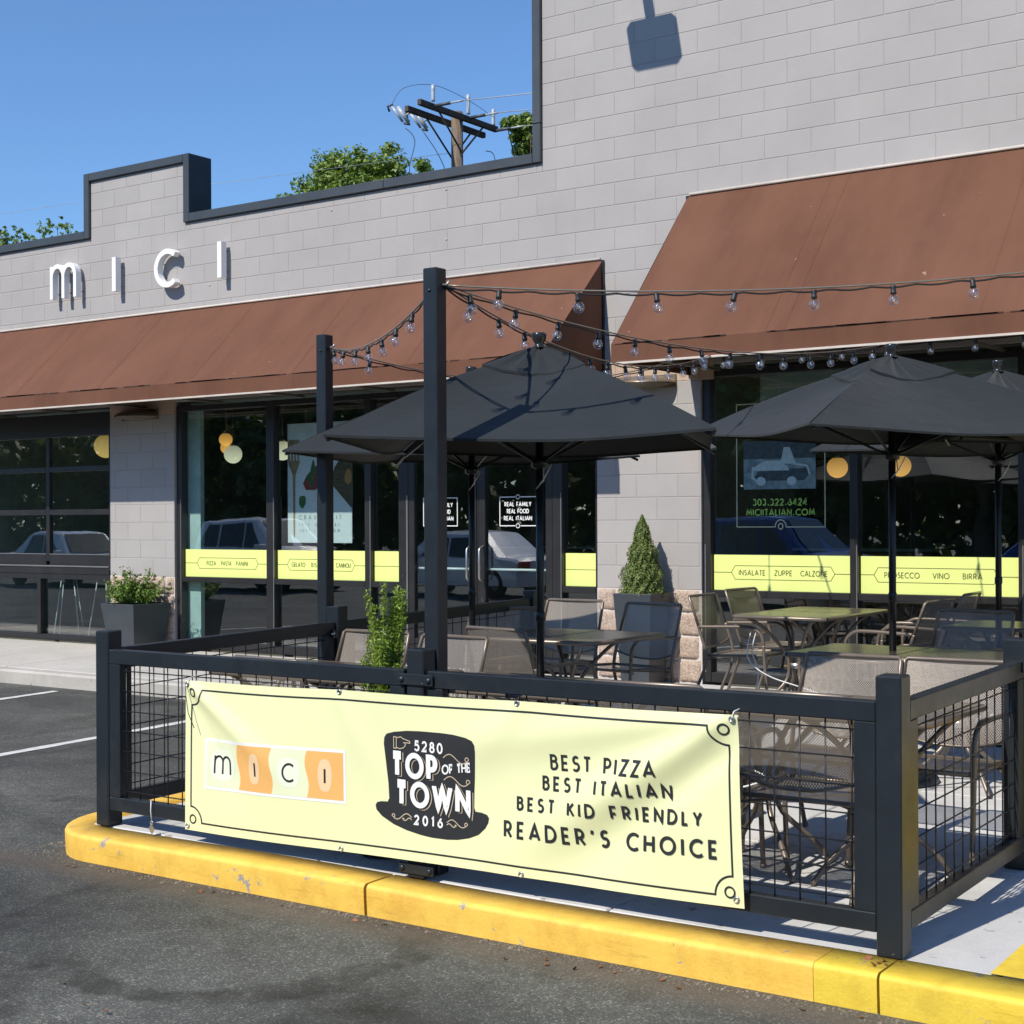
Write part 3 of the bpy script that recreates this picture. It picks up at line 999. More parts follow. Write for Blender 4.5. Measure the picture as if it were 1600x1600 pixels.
gl = np.random.default_rng(31)
lp = [(-2.02 + gl.normal(0, .05), -6.47 + gl.normal(0, .03), patio_z(-6.47) + .008) for _ in range(9)] + [(gl.uniform(-6.2, -1.5), -6.66 - abs(gl.normal(0, .06)), lot_z(-6.7) + .006) for _ in range(22)] + [(gl.uniform(-9, -2), gl.uniform(-8.6, -6.8), lot_z(-7.6) + .006) for _ in range(14)]
M['dead_leaf'] = simple('dead_leaf', (0.22, 0.085, 0.035), 0.8, var=0.5, vscale=9)
tag(leaves(lp, np.tile([0, 0, 1.0], (len(lp), 1)), .03, M['dead_leaf'], 'leaf_litter', None, 3, .6, .25), kind='stuff')
def stall_line(x0, x1, y0, y1):
    mb = MB()
    r_ = random.Random(int(x0 * 100))
    n = 40
    L = []; Rr = []
    for i in range(n + 1):
        y = y0 + (y1 - y0) * i / n
        L.append((x0 + r_.uniform(-.006, .006), y, lot_z(y) + .004)); Rr.append((x1 + r_.uniform(-.006, .006), y, lot_z(y) + .004))
    mb.add(L + Rr, [(i, n + 1 + i, n + 2 + i, i + 1) for i in range(n)])
    tag(mb.build('parking_line', M['line_paint']), kind='structure')
for (a, y0, y1) in ((-9.23, -6.9, -2.35), (-11.81, -6.9, -2.32), (-14.4, -6.9, -2.3), (-17.0, -6.9, -2.3)):
    stall_line(a, a + .1, y0, y1)

# ================================================================== BUILDING
bld = thing('storefront_building', 'grey painted block storefront with black framed windows and stepped roofline', 'building', (0, 0, 0))
def bpart(mb, name, mat, parent=bld):
    return mb.build(name, mat, parent)
CW = (-13.74, -12.67); CM = (-7.17, -6.115); CRR = (-3.33, -2.2)
mb = MB()
HEAD = 2.74
D0, D1 = 0.0031, 0.26
mb.box(-22, -7.742, D0, D1, HEAD, 4.70)
mb.box(-14.05, -12.48, D0, D1, 4.701, 5.36)
mb.box(-7.741, 9, D0, D1, HEAD, 7.4)
mb.box(-22, -17.6, D0, D1, -.02, HEAD - .001)
for (a, b) in (CW, CM, CRR):
    mb.box(a + .004, b - .004, D0, D1, -.02, HEAD - .001)
mb.box(-2.199, 9, D0, D1, -.02, HEAD - .001)
bpart(mb, 'wall', M['mortar'])
mb = MB()
mb.box(-22, -21.75, .262, 12, -.1, 4.7); mb.box(-22, 9, 12.001, 12.25, -.1, 4.7)
mb.box(8.75, 9, .262, 12, -.1, 7.4)
bpart(mb, 'side_wall', M['mortar'])
mb = MB()
mb.box(-21.74, -7.9, .262, 11.99, 4.2, 4.4)
mb.box(-7.89, 8.74, .262, 11.99, 6.9, 7.1)
mb.box(-7.89, -7.6, .262, 11.99, 4.2, 6.89)
bpart(mb, 'roof', M['interior_dark'])

# ---- blocks
BH, BL, JX, GAP = 0.2007, 0.4172, -7.594, 0.0076
VG = 0.0046
def block_mb(wd, ht):
    q = MB(); q.box(0, wd, 0, 0.035, 0, ht, 0.0022); return q
def stone_mb(wd, ht, seed):
    r_ = random.Random(seed)
    nx, nz = max(5, int(wd / .022)), 9
    q = MB()
    h = {}
    def fn(u, v):
        e = min(u, 1 - u, v, 1 - v)
        key = (round(u * nx), round(v * nz))
        if key not in h: h[key] = r_.uniform(-.004, .005) + .004 * math.sin(key[0] * .9 + seed) * math.cos(key[1] * .8 + seed)
        return (u * wd, (0.006 if e < 1e-6 else -0.022 + h[key]), v * ht)
    q.grid(fn, nx, nz, smooth=True)
    q.box(0, wd, .0065, .03, 0, ht)
    return q
full_block = block_mb(BL - VG, BH - GAP).mesh('concrete_block', M['block'])
tan_block = block_mb(BL - VG, BH - GAP).mesh('tan_block', M['tan_block'])
full_stone = [stone_mb(BL - .014, BH - .012, k).mesh('stone_block', M['stone']) for k in range(4)]
def rows():
    for k in range(0, 37):
        z0 = k * BH; z1 = z0 + BH; zc = (z0 + z1) / 2
        iv = []
        if zc < HEAD:
            iv = [(-22, -17.6), (CW[0], CW[1]), (CM[0], CM[1]), (CRR[0], CRR[1])]
        if k == 13: iv = [(CW[0], CW[1]), (CRR[0], CRR[1]), (-7.3, -6.0)]
        elif 2.70 < zc < 3.62: iv = [(-22, -17.9), (-7.3, -6.0)]
        elif 3.62 <= zc < 4.03: iv = [(-22, -6.0)]
        elif 4.03 <= zc < 4.62: iv = [(-22, -1.0)]
        elif 4.62 <= zc < 4.82: iv = [(-22, -14.05, 4.70), (-14.05, -12.48), (-12.48, -7.742, 4.70), (-7.742, -1.0)]
        elif 4.82 <= zc < 5.36: iv = [(-14.05, -12.48, 5.36), (-7.742, -1.0)]
        elif zc >= 5.36: iv = [(-7.742, -1.0)]
        if 4.62 > zc > 4.4: pass
        for t in iv:
            yield k, z0, (min(z1, t[2]) if len(t) > 2 else z1), t[0], t[1]
def project(p):
    d = Vector(p) - EYE
    f = d.dot(fwd)
    if f < .1: return (-9999, -9999)
    a = d.dot(rgt) / f; b = d.z / f
    return (CXP + F_PX * (a * math.cos(ROLL) - b * math.sin(ROLL)), CYP - F_PX * (a * math.sin(ROLL) + b * math.cos(ROLL)))
pieces = []
for k, z0, z1, a, b in rows():
    off = JX + (BL / 2 if k % 2 else 0)
    j = math.floor((a - off) / BL)
    while True:
        x0 = off + j * BL; x1 = x0 + BL; j += 1
        if x0 >= b - .02: break
        c0 = max(x0, a); c1 = min(x1, b)
        if c1 - c0 < .035: continue
        pieces.append((k, z0, z1, c0, c1, c0 > x0 + 1e-6 or c1 < x1 - 1e-6 or z1 - z0 < BH - 1e-6))
indiv = []; rest = []
for p in pieces:
    k, z0, z1, c0, c1, cut = p
    q = project(((c0 + c1) / 2, 0, (z0 + z1) / 2))
    (indiv if (k >= 4 and -10 < q[0] < 1610 and -10 < q[1] < 1610) else (rest if k >= 4 else indiv)).append(p)
# the furthest (smallest) blocks become one joined part
painted = [p for p in indiv if p[0] >= 4 and p[1] < 7.3]
painted.sort(key=lambda p: -p[3])
keep = set(painted[:296])
stuffmb = MB()
for p in pieces:
    k, z0, z1, c0, c1, cut = p
    if k < 4:
        if not cut:
            o = bpy.data.objects.new('stone_block', full_stone[rng.randrange(4)]); COL.objects.link(o)
        else:
            o = stone_mb(c1 - c0 - .012, BH - .012, rng.randrange(9999)).build('stone_block', M['stone'])
        o.parent = bld; o.location = (c0 + .006, 0, z0 + .006)
        continue
    tan = (k >= 13 and z0 < 2.7 and c1 < -2.0) or (k == 12 and False)
    if p in keep:
        if not cut:
            o = bpy.data.objects.new('tan_block' if tan else 'concrete_block', tan_block if tan else full_block); COL.objects.link(o)
        else:
            o = block_mb(c1 - c0 - VG, z1 - z0 - GAP).build('tan_block' if tan else 'concrete_block', M['tan_block'] if tan else M['block'])
        o.parent = bld; o.location = (c0 + VG / 2, 0, z0 + GAP / 2)
    else:
        stuffmb.box(c0 + VG / 2, c1 - VG / 2, 0, .035, z0 + GAP / 2, z1 - GAP / 2, .0045)
so_ = bpart(stuffmb, 'blockwork', M['block']); so_['kind'] = 'stuff'
# light mortar behind the split-face stone
for (a, b) in (CW, CM, CRR):
    mb = MB()
    mb.box(a, b, .0018, .0028, -.02, 4 * BH)
    bpart(mb, 'stone_mortar', M['stone_mortar'])

# ---- coping
def cop(x0, x1, z0, z1, name='coping'):
    q = MB(); q.box(x0, x1, -.035, .31, z0, z1, .006); return bpart(q, name, M['coping'])
ct = 0.092
cop(-22, -14.146, 4.702, 4.702 + ct)
cop(-14.144, -14.052, 4.702, 5.362 + ct)
cop(-14.05, -12.48, 5.362, 5.362 + ct)
cop(-12.478, -12.386, 4.702, 5.362 + ct)
cop(-12.384, -9.62, 4.702, 4.702 + ct); cop(-9.617, -7.836, 4.702, 4.702 + ct)
cop(-7.834, -7.744, 4.702, 5.06); cop(-7.834, -7.744, 5.063, 7.402 + ct)
cop(-7.742, 9, 7.402, 7.402 + ct)

# ---- small fixings left in the wall (bolts and patched holes)
mb = MB()
for q in ((512, 329), (696, 297), (698, 389), (208, 295), (290, 470), (30, 410), (560, 352)):
    pass
for (x, z) in ((-10.33, 4.58), (-8.86, 4.60), (-8.86, 4.12), (-12.1, 3.98)):
    mb.lathe([(.0001, -.012), (.016, -.010), (.02, .0)], 8, (0, 0, 0), T=Matrix.Translation((x, 0, z)) @ Matrix.Scale(.6, 4) @ Matrix.Rotation(R(90), 4, 'X') @ Matrix.Scale(-1, 4, (0, 0, 1)))
bpart(mb, 'wall_fixing', M['kerb_grey'])

# ---- interior
mb = MB(); mb.box(-17.6, 8.7, .27, 8.0, -.06, -.004); bpart(mb, 'interior_floor', M['interior_floor'])
mb = MB(); mb.box(-17.6, 8.7, .262, 8.0, 2.98, 3.05); bpart(mb, 'ceiling', M['interior_ceiling'])
mb = MB(); mb.box(-17.6, 8.7, 8.01, 8.1, -.05, 3.1); mb.box(-17.7, -17.601, .262, 8, -.05, 3.1); mb.box(-6.75, -6.65, .262, 3.0, 0, 2.97); bpart(mb, 'interior_wall', M['interior_wall'])
mb = MB(); mb.box(-12.62, -12.40, .135, .19, .02, 2.68); bpart(mb, 'interior_column', M['interior_light'])
mb = MB(); mb.box(-16.5, -7.0, .8, 1.0, 2.78, 2.975); mb.box(-5.75, -4.86, .40, .5, 2.40, 2.70); mb.box(-4.62, -3.5, .40, .5, 2.44, 2.70); bpart(mb, 'ceiling_bulkhead', M['interior_light'])

# ---- windows and doors of the storefront
FY0, FY1, GY = 0.028, 0.12, 0.085          # frame front / back, glass plane
def bar(win, x0, x1, z0, z1, name, y0=FY0, y1=FY1, mat='frame', ch=.004):
    q = MB(); q.box(x0, x1, y0, y1, z0, z1, ch); return q.build(name, M[mat], win)
def pane(win, x0, x1, z0, z1, mat='glass', y=GY):
    q = MB(); q.box(x0 - .006, x1 + .006, y, y + .008, z0 - .006, z1 + .006)
    # single reflecting sheet: keep the front face only so that light is not dimmed six times
    q.f = [f for f in q.f if all(abs(q.v[i][1] - y) < 1e-6 for i in f)]; q.sm = [False] * len(q.f)
    return q.build('pane', M[mat], win)
def edge(win, x, z0, z1):
    q = MB(); q.box(x - .004, x + .004, FY0 - .003, FY0 + .004, z0, z1); return q.build('glazing_bead', M['frame_edge'], win)

def lime_strip(win, x0, x1, words=None, hx=None, line=True, z0=.808, z1=1.108, tilt=0.0, ends=None):
    q = MB(); q.box(x0, x1, GY - .006, GY - .0035, z0, z1)
    q.build('lime_strip', M['lime'], win)
    t = MB(); zc = (z0 + z1) / 2; th = .006; y = GY - .0062
    f0 = flat(0, 0, y)
    if hx:
        a, b = hx; hh = .058; k = .035
        polyline(t, [(a, zc), (a + k, zc + hh), (b - k, zc + hh), (b, zc), (b - k, zc - hh), (a + k, zc - hh), (a, zc)], th, f0, .3, .0005)
        polyline(t, [(x0, zc), (a, zc)], th, f0, .3, .0007); polyline(t, [(b, zc), (x1, zc)], th, f0, .3, .0008)
    elif line:
        polyline(t, [(x0, zc), (x1, zc)], th, f0, .3, .0005)
    if words:
        h = .041
        for wd, xa, xb in words:
            stroke_text(t, wd, h, .0066, flat(xa, zc - h / 2, y - .0009), width=xb - xa)
    if t.v: t.build('lettering', M['lime_ink'], win)

W1 = thing('window', None, None); W1.parent = bld
x0, x1 = -12.665, -9.373
ZS0, ZS1 = .748, .806
TOPZ = 2.69
for a, b in ((-12.662, -12.585), (-11.298, -11.186), (-9.934, -9.852), (-9.495, -9.374)):
    bar(W1, a, b, .012, TOPZ, 'mullion')
for a, b in ((-12.583, -11.30), (-11.184, -9.936), (-9.85, -9.497)):
    bar(W1, a, b, .012, .10, 'bottom_rail'); bar(W1, a, b, ZS0, ZS1, 'sill_rail'); bar(W1, a, b, TOPZ - .06, TOPZ, 'head_rail')
    pane(W1, a, b, ZS1, TOPZ - .06); pane(W1, a, b, .10, ZS0, 'glass_clear')
for xx in (-12.60, -11.19, -9.86, -9.39): edge(W1, xx, .1, 1.66)
lime_strip(W1, -12.578, -11.303, [('PIZZA', -12.246, -12.105), ('PASTA', -12.02, -11.87), ('PANINI', -11.795, -11.621)], (-12.396, -11.469))
lime_strip(W1, -11.181, -9.939, [('GELATO', -10.977, -10.79), ('BISCOTTI', -10.70, -10.44), ('CANNOLI', -10.36, -10.164)], (-11.041, -10.112))
lime_strip(W1, -9.847, -9.50)

# doors
DR = [(-9.372, -8.540), (-8.512, -7.672)]
for i, (a, b) in enumerate(DR):
    d = thing('door', None, None); d.parent = bld
    st = .075
    bar(d, a, a + st, .02, TOPZ - .1, 'stile', .03, .085); bar(d, b - st, b, .02, TOPZ - .1, 'stile', .03, .085)
    bar(d, a + st + .001, b - st - .001, .02, .26, 'bottom_rail', .031, .084); bar(d, a + st + .001, b - st - .001, TOPZ - .2, TOPZ - .1, 'top_rail', .031, .084)
    pane(d, a + st, b - st, .26, TOPZ - .2, y=.06)
    q = MB(); q.tube([(a + st, .10, .945), (b - st, .10, .945)], .012, 8); q.build('push_bar', M['white_paint'], d)
    hx = b - .06 if i == 0 else a + .06
    q = MB(); q.tube([(hx, .03, .83), (hx, -.03, .85), (hx, -.045, .87), (hx, -.045, 1.13), (hx, -.03, 1.15), (hx, .03, 1.17)], .011, 8); q.build('handle', M['steel'], d)
    if i == 1:
        q = MB(); q.lathe([(.0001, -.006), (.018, -.006), (.02, .004)], 12, T=Matrix.Translation((a + .055, .028, .66)) @ Matrix.Rotation(R(90), 4, 'X')); q.build('lock', M['steel'], d)
    # vinyl notice
    nx0 = -8.278 if i == 1 else -9.195
    nx1 = nx0 + .414
    t = MB(); f0 = flat(0, 0, .0510)
    mid = (nx0 + nx1) / 2
    polyline(t, [(mid - .03, 1.63), (nx0, 1.63), (nx0, 1.36), (mid - .03, 1.36)], .008, f0, .2, .0004)
    polyline(t, [(mid + .03, 1.63), (nx1, 1.63), (nx1, 1.36), (mid + .03, 1.36)], .008, f0, .2, .0006)
    for zz in (1.63, 1.36): polyline(t, [(mid + p[0], zz + p[1]) for p in arc(0, 0, .02, .02, 0, 360, 14)], .006, f0, .02, .0008)
    for k, (tx, ww) in enumerate((('REAL FAMILY', .30), ('REAL FOOD', .245), ('REAL ITALIAN', .315))):
        stroke_text(t, tx, .036, .0072, flat(mid - ww / 2, 1.545 - k * .066, .0508), width=ww, mingap=.34)
    t.build('lettering', M['white_paint'], d)
DF = thing('door_frame', None, None); DF.parent = bld
bar(DF, -8.538, -8.514, .02, TOPZ - .1, 'astragal', .036, .08)
bar(DF, -9.372, -7.672, TOPZ - .098, TOPZ, 'head_rail')
bar(DF, -7.670, -7.565, .012, TOPZ, 'mullion'); bar(DF, -7.205, -7.172, .012, TOPZ, 'mullion')
bar(DF, -7.563, -7.207, .012, .1, 'bottom_rail'); bar(DF, -7.563, -7.207, ZS0, ZS1, 'sill_rail'); bar(DF, -7.563, -7.207, TOPZ - .06, TOPZ, 'head_rail')
pane(DF, -7.563, -7.207, ZS1, TOPZ - .06); pane(DF, -7.563, -7.207, .1, ZS0, 'glass_clear')
lime_strip(DF, -7.559, -7.209)
for xx in (-7.575, -9.38): edge(DF, xx, .1, 1.66)

# right window
W2 = thing('window', None, None); W2.parent = bld
for a, b in ((-6.113, -6.045), (-4.785, -4.718), (-3.435, -3.332)):
    bar(W2, a, b, .012, TOPZ, 'mullion')
for a, b in ((-6.043, -4.787), (-4.716, -3.437)):
    bar(W2, a, b, .012, .10, 'bottom_rail'); bar(W2, a, b, ZS0, ZS1, 'sill_rail'); bar(W2, a, b, TOPZ - .06, TOPZ, 'head_rail')
    pane(W2, a, b, ZS1, TOPZ - .06); pane(W2, a, b, .10, ZS0, 'glass_clear')
for xx in (-6.095, -4.725, -3.40): edge(W2, xx, .1, 1.2)
lime_strip(W2, -6.038, -4.79, [('INSALATE', -5.80, -5.56), ('ZUPPE', -5.47, -5.315), ('CALZONE', -5.235, -5.001)], (-5.872, -4.935))
lime_strip(W2, -4.713, -3.44, [('PROSECCO', -4.51, -4.225), ('VINO', -4.115, -3.985), ('BIRRA', -3.875, -3.726)], (-4.60, -3.60))
# window notice with photograph
t = MB(); f0 = flat(0, 0, GY - .0052)
mid = -5.415
def notch(z, s):
    polyline(t, [(-5.818, 1.90), (-5.818, z)] + [(mid - .05, z)] + [(mid + p[0], z + s * p[1]) for p in arc(0, 0, .05, .06, 180, 0, 10)] + [(-5.018, z), (-5.018, 1.90)], .009, f0, .3, .0004)
notch(1.345, 1); notch(2.385, -1)
polyline(t, [(mid + p[0], 1.35 + p[1]) for p in arc(0, 0, .021, .024, 0, 360, 14)], .009, f0, .02, .0006)
t.build('notice_border', M['sign_line'], W2)
t = MB()
stroke_text(t, '303.322.6424', .050, .0115, flat(-5.666, 1.528, GY - .0056), width=.487)
stroke_text(t, 'MICIITALIAN.COM', .048, .0105, flat(-5.726, 1.444, GY - .0056), width=.615)
t.build('lettering', M['sign_green'], W2)
fz = flat(-5.753, 1.662, GY - .0054)
q = MB(); spans(q, [(0, 0, .654), (.406, 0, .654)], fz, 2, .0); q.build('photo_print', M['decal_mid'], W2)
q = MB()
spans(q, [(.255, 0, .654), (.30, 0, .654), (.406, 0, .654)], fz, 4, .0004)
spans(q, [(.07, .13, .55), (.10, .10, .58), (.13, .12, .60), (.17, .15, .57)], fz, 6, .0007)
q.build('photo_print_dark', M['decal_dark'], W2)
q = MB()
spans(q, [(.155, .10, .42), (.19, .10, .40), (.21, .14, .36), (.24, .20, .40)], fz, 5, .0010)
spans(q, [(.21, .33, .48), (.26, .35, .46), (.31, .36, .44), (.35, .37, .42)], fz, 4, .0013)
for cx in (.16, .44): spans(q, [(.03 + .075 * (1 - math.cos(R(a))) / 2, cx - .042 * math.sin(R(a)) - .001, cx + .042 * math.sin(R(a)) + .001) for a in range(0, 181, 20)], fz, 4, .0012, 1)
polyline(q, [(.09, .19), (.08, .10), (.12, .07)], .02, fz, .03, .0014); polyline(q, [(.46, .21), (.58, .19), (.60, .12)], .016, fz, .03, .0015)
q.build('photo_print_light', M['decal_light'], W2)

# left glazed overhead door and the low window under it
W0 = thing('overhead_door', None, None); W0.parent = bld
bar(W0, -17.6, -13.745, 2.42, TOPZ, 'head_rail', .03, .12); bar(W0, -13.80, -13.745, .85, 2.418, 'side_rail', .03, .12); bar(W0, -14.945, -14.885, .95, 2.418, 'stile', .045, .1)
bar(W0, -16.13, -16.07, .95, 2.418, 'stile', .045, .1); bar(W0, -17.32, -17.26, .95, 2.418, 'stile', .045, .1)
def cells():
    return ((-17.258, -16.132), (-16.068, -14.947), (-14.883, -13.802))
zz = (1.04, 1.515, 1.555, 2.025, 2.065, 2.415)
for a, b in cells():
    bar(W0, a, b, .905, 1.03, 'bottom_rail', .045, .1); bar(W0, a, b, 1.50, 1.565, 'rail', .045, .1); bar(W0, a, b, 2.01, 2.075, 'rail', .045, .1)
    bar(W0, a, b, 1.031, 1.04, 'glazing_bead', .043, .06, 'frame_edge', 0)
    for z0, z1 in ((1.04, 1.50), (1.565, 2.01), (2.075, 2.42)): pane(W0, a, b, z0, z1, y=.075)
bar(W0, -17.6, -13.80, .885, .903, 'threshold', .02, .1, 'frame_edge')
bar(W0, -17.6, -13.80, .80, .883, 'sill_rail', .03, .12)
W00 = thing('window', None, None); W00.parent = bld
bar(W00, -17.6, -13.745, .74, .798, 'head_rail'); bar(W00, -15.10, -15.035, .08, .738, 'mullion'); bar(W00, -16.5, -16.435, .08, .738, 'mullion'); bar(W00, -13.80, -13.745, .08, .738, 'mullion')
bar(W00, -17.6, -13.745, .012, .078, 'bottom_rail')
for a, b in ((-17.6, -16.502), (-16.433, -15.102), (-15.033, -13.802)): pane(W00, a, b, .078, .74, 'glass_clear')

# ---- things inside
def globe(x, y, z, r, mat, label, cord=2.97):
    t = thing('pendant_lamp', label, 'pendant lamp', (x, y, z), group='globe pendants inside the restaurant')
    q = MB(); q.sphere((0, 0, 0), r, 18, 12); q.build('globe', M[mat], t)
    q = MB(); q.lathe([(.0001, r + .03), (.03, r + .025), (.045, r - .01), (.03, r - .02)], 12); q.build('cap', M['steel'], t)
    q = MB(); q.tube([(0, 0, r + .02), (0, 0, cord - z)], .005, 5); q.build('cord', M['rope_steel'], t)
    return t
globe(-13.92, 2.0, 2.45, .085, 'globe_orange', 'small orange globe lamp at the top of a trio inside left window')
globe(-14.05, 2.15, 2.36, .085, 'globe_orange', 'small orange globe lamp lower left of the trio inside left window')
globe(-13.79, 2.0, 2.26, .115, 'globe_white', 'white globe lamp lowest of the trio inside the left window')
globe(-12.94, 2.0, 2.28, .12, 'globe_white', 'white globe lamp partly hidden by the poster and umbrella tip')
globe(-12.65, 2.1, 2.38, .17, 'globe_amber', 'large amber globe lamp behind the left umbrella tip')
globe(-16.20, 2.0, 2.44, .16, 'globe_amber', 'amber globe lamp behind the overhead glass door beside the grey column')
globe(-5.72, 2.0, 1.90, .10, 'globe_orange', 'orange globe lamp hanging to the right of the window photograph')
globe(-5.10, 2.0, 1.90, .10, 'globe_orange', 'orange globe lamp seen right behind the pole of the right umbrella')
globe(-6.9, 2.0, 2.56, .16, 'globe_amber', 'amber globe lamp above the window photograph behind the right window')

pst = thing('poster', 'white and blue food poster with a wooden fork hanging inside the window', 'poster', (-11.085, .135, 1.187))
q = MB(); q.box(0, .893, 0, .006, 0, 1.25); q.build('sheet', M['paper'], pst)
fp = flat(0, 0, -.001)
def pprint(name, mat, rows_, d, nu=6): 
    q = MB(); spans(q, rows_, fp, nu, d, 1); q.build(name, M[mat], pst)
q = MB()
spans(q, [(.05, .088, .098), (.10, .082, .104), (.55, .074, .110), (.70, .074, .112), (.76, .05, .135), (.82, .018, .165), (.86, .008, .175)], fp, 4, .0005, 2)
for k in range(4): spans(q, [(.86, .008 + k * .044, .034 + k * .044), (1.02, .006 + k * .046, .034 + k * .046)], fp, 2, .0007 + k * .0001)
spans(q, [(1.02, .006, .172), (1.08, .012, .168)], fp, 4, .0012)
q.build('fork_print', M['fork_wood'], pst)
pprint('photo_print', 'poster_brown', [(.36, .885, .893), (.62, .60, .893), (.78, .66, .893), (.98, .83, .893)], .0006)
pprint('photo_print', 'poster_orange', [(.60, .84, .85), (.63, .80, .885), (.68, .795, .89), (.73, .81, .885), (.76, .84, .86)], .0012)
pprint('photo_print', 'poster_red', [(.55, .26, .40), (.62, .22, .46), (.70, .27, .50), (.76, .34, .50), (.80, .40, .46)], .0008)
pprint('photo_print', 'poster_green', [(.58, .335, .355), (.68, .26, .37), (.74, .32, .40), (.86, .355, .375)], .0011)
pprint('photo_print', 'poster_green', [(.36, .19, .22), (.40, .165, .25), (.46, .16, .26), (.49, .18, .245)], .0008)
q = MB()
stroke_text(q, 'CRAVING IT', .042, .007, flat(.165, .245, -.0016), width=.58, slant=0)
stroke_text(q, "IT'S ONCE AL", .028, .005, flat(.165, .175, -.0016), width=.56)
stroke_text(q, 'JUST LIKE MOM', .028, .005, flat(.165, .115, -.0016), width=.56)
q.build('lettering', M['poster_grey'], pst)
q = MB(); stroke_text(q, 'MEALS', .062, .013, flat(.175, .99, -.0016), width=.33)
q.build('lettering', M['poster_green'], pst)

ct_ = thing('counter', 'dark wooden serving counter deep inside the restaurant', 'counter', (-8.5, 5.6, 0))
q = MB(); q.box(-4.2, 2.4, 0, .6, 0, 1.02, .01); q.build('cabinet', M['wood_counter'], ct_)
q = MB(); q.box(-4.25, 2.45, -.05, .65, 1.022, 1.06, .006); q.build('worktop', M['interior_light'], ct_)
mn = thing('menu_board', 'long pale menu board on the wall above the serving counter', 'menu board', (-9.2, 7.9, 2.15))
q = MB(); q.box(-3.0, 3.4, 0, .06, 0, .55, .005); q.build('panel', M['menu_white'], mn)
q = MB(); q.box(-.6, 1.6, -.012, -.002, .2, .33); q.box(-2.8, -1.6, -.012, -.002, .3, .42); q.build('orange_band', M['menu_orange'], mn)
q = MB()
for k in range(26):
    xx = -2.9 + (k % 9) * .7; z = .08 + (k // 9) * .15
    q.box(xx, xx + .4, -.01, -.002, z, z + .02)
q.build('lettering', M['interior_dark'], mn)
for i, (x, y, z) in enumerate(((-14.25, 1.6, 2.965), (-16.6, 3.0, 2.965), (-15.1, 3.0, 2.965), (-5.6, 1.9, 2.965))):
    t = MB(); t.lathe([(.0001, 0), (.05, 0), (.055, .012)], 12)
    o = t.build('downlight', M['downlight'], None, (x, y, z - .004))
    tag(o, ['small lit downlight in the ceiling behind the left window', 'lit ceiling downlight at the far left behind the overhead door', 'lit ceiling downlight near the overhead door centre bar', 'small lit downlight in the ceiling behind the right window'][i], 'downlight')
# thin-legged stools and tables seen through the low left glass, dining tables inside
def stool(x, y, label):
    t = thing('bar_stool', label, 'stool', (x, y, 0), rng.uniform(0, 1), group='thin white legged stools inside left window')
    q = MB(); q.lathe([(.0001, .735), (.16, .735), (.17, .75), (.16, .77), (.0001, .77)], 16); q.build('seat', M['wood_counter'], t)
    for k in range(4):
        a = PI / 4 + k * PI / 2
        q = MB(); q.tube([(.22 * math.cos(a), .22 * math.sin(a), 0), (.1 * math.cos(a), .1 * math.sin(a), .735)], .007, 6); q.build('leg', M['white_paint'], t)
stool(-15.25, .62, 'white legged stool behind the low glass left of its centre bar')
stool(-14.55, .62, 'white legged stool behind the low glass right of its centre bar')
stool(-14.02, .62, 'white legged stool behind the low glass beside the square planter')
def din(x, y, label):
    t = thing('dining_table', label, 'table', (x, y, 0), group='dining tables inside')
    q = MB(); q.box(-.45, .45, -.35, .35, .72, .75, .006); q.build('top', M['wood_counter'], t)
    q = MB(); q.tube([(0, 0, 0), (0, 0, .72)], .035, 8); q.lathe([(.0001, .02), (.25, .01), (.25, 0)], 14); q.build('pedestal', M['interior_dark'], t)
    q = MB(); q.box(-.05, .04, -.04, .03, .752, .87, .004); q.lathe([(.03, .752), (.034, .8), (.02, .86), (.0001, .9)], 10, (.15, .02, 0)); q.build('condiment_box', M['paper'], t)
din(-12.1, 1.0, 'dining table inside the window next to the grey interior column')
din(-10.3, 1.1, 'dining table inside behind the food poster')
din(-14.2, 1.0, 'dining table inside the overhead glass door with a small box on it')
din(-5.2, 1.5, 'dining table inside behind the lime strip of the right window')

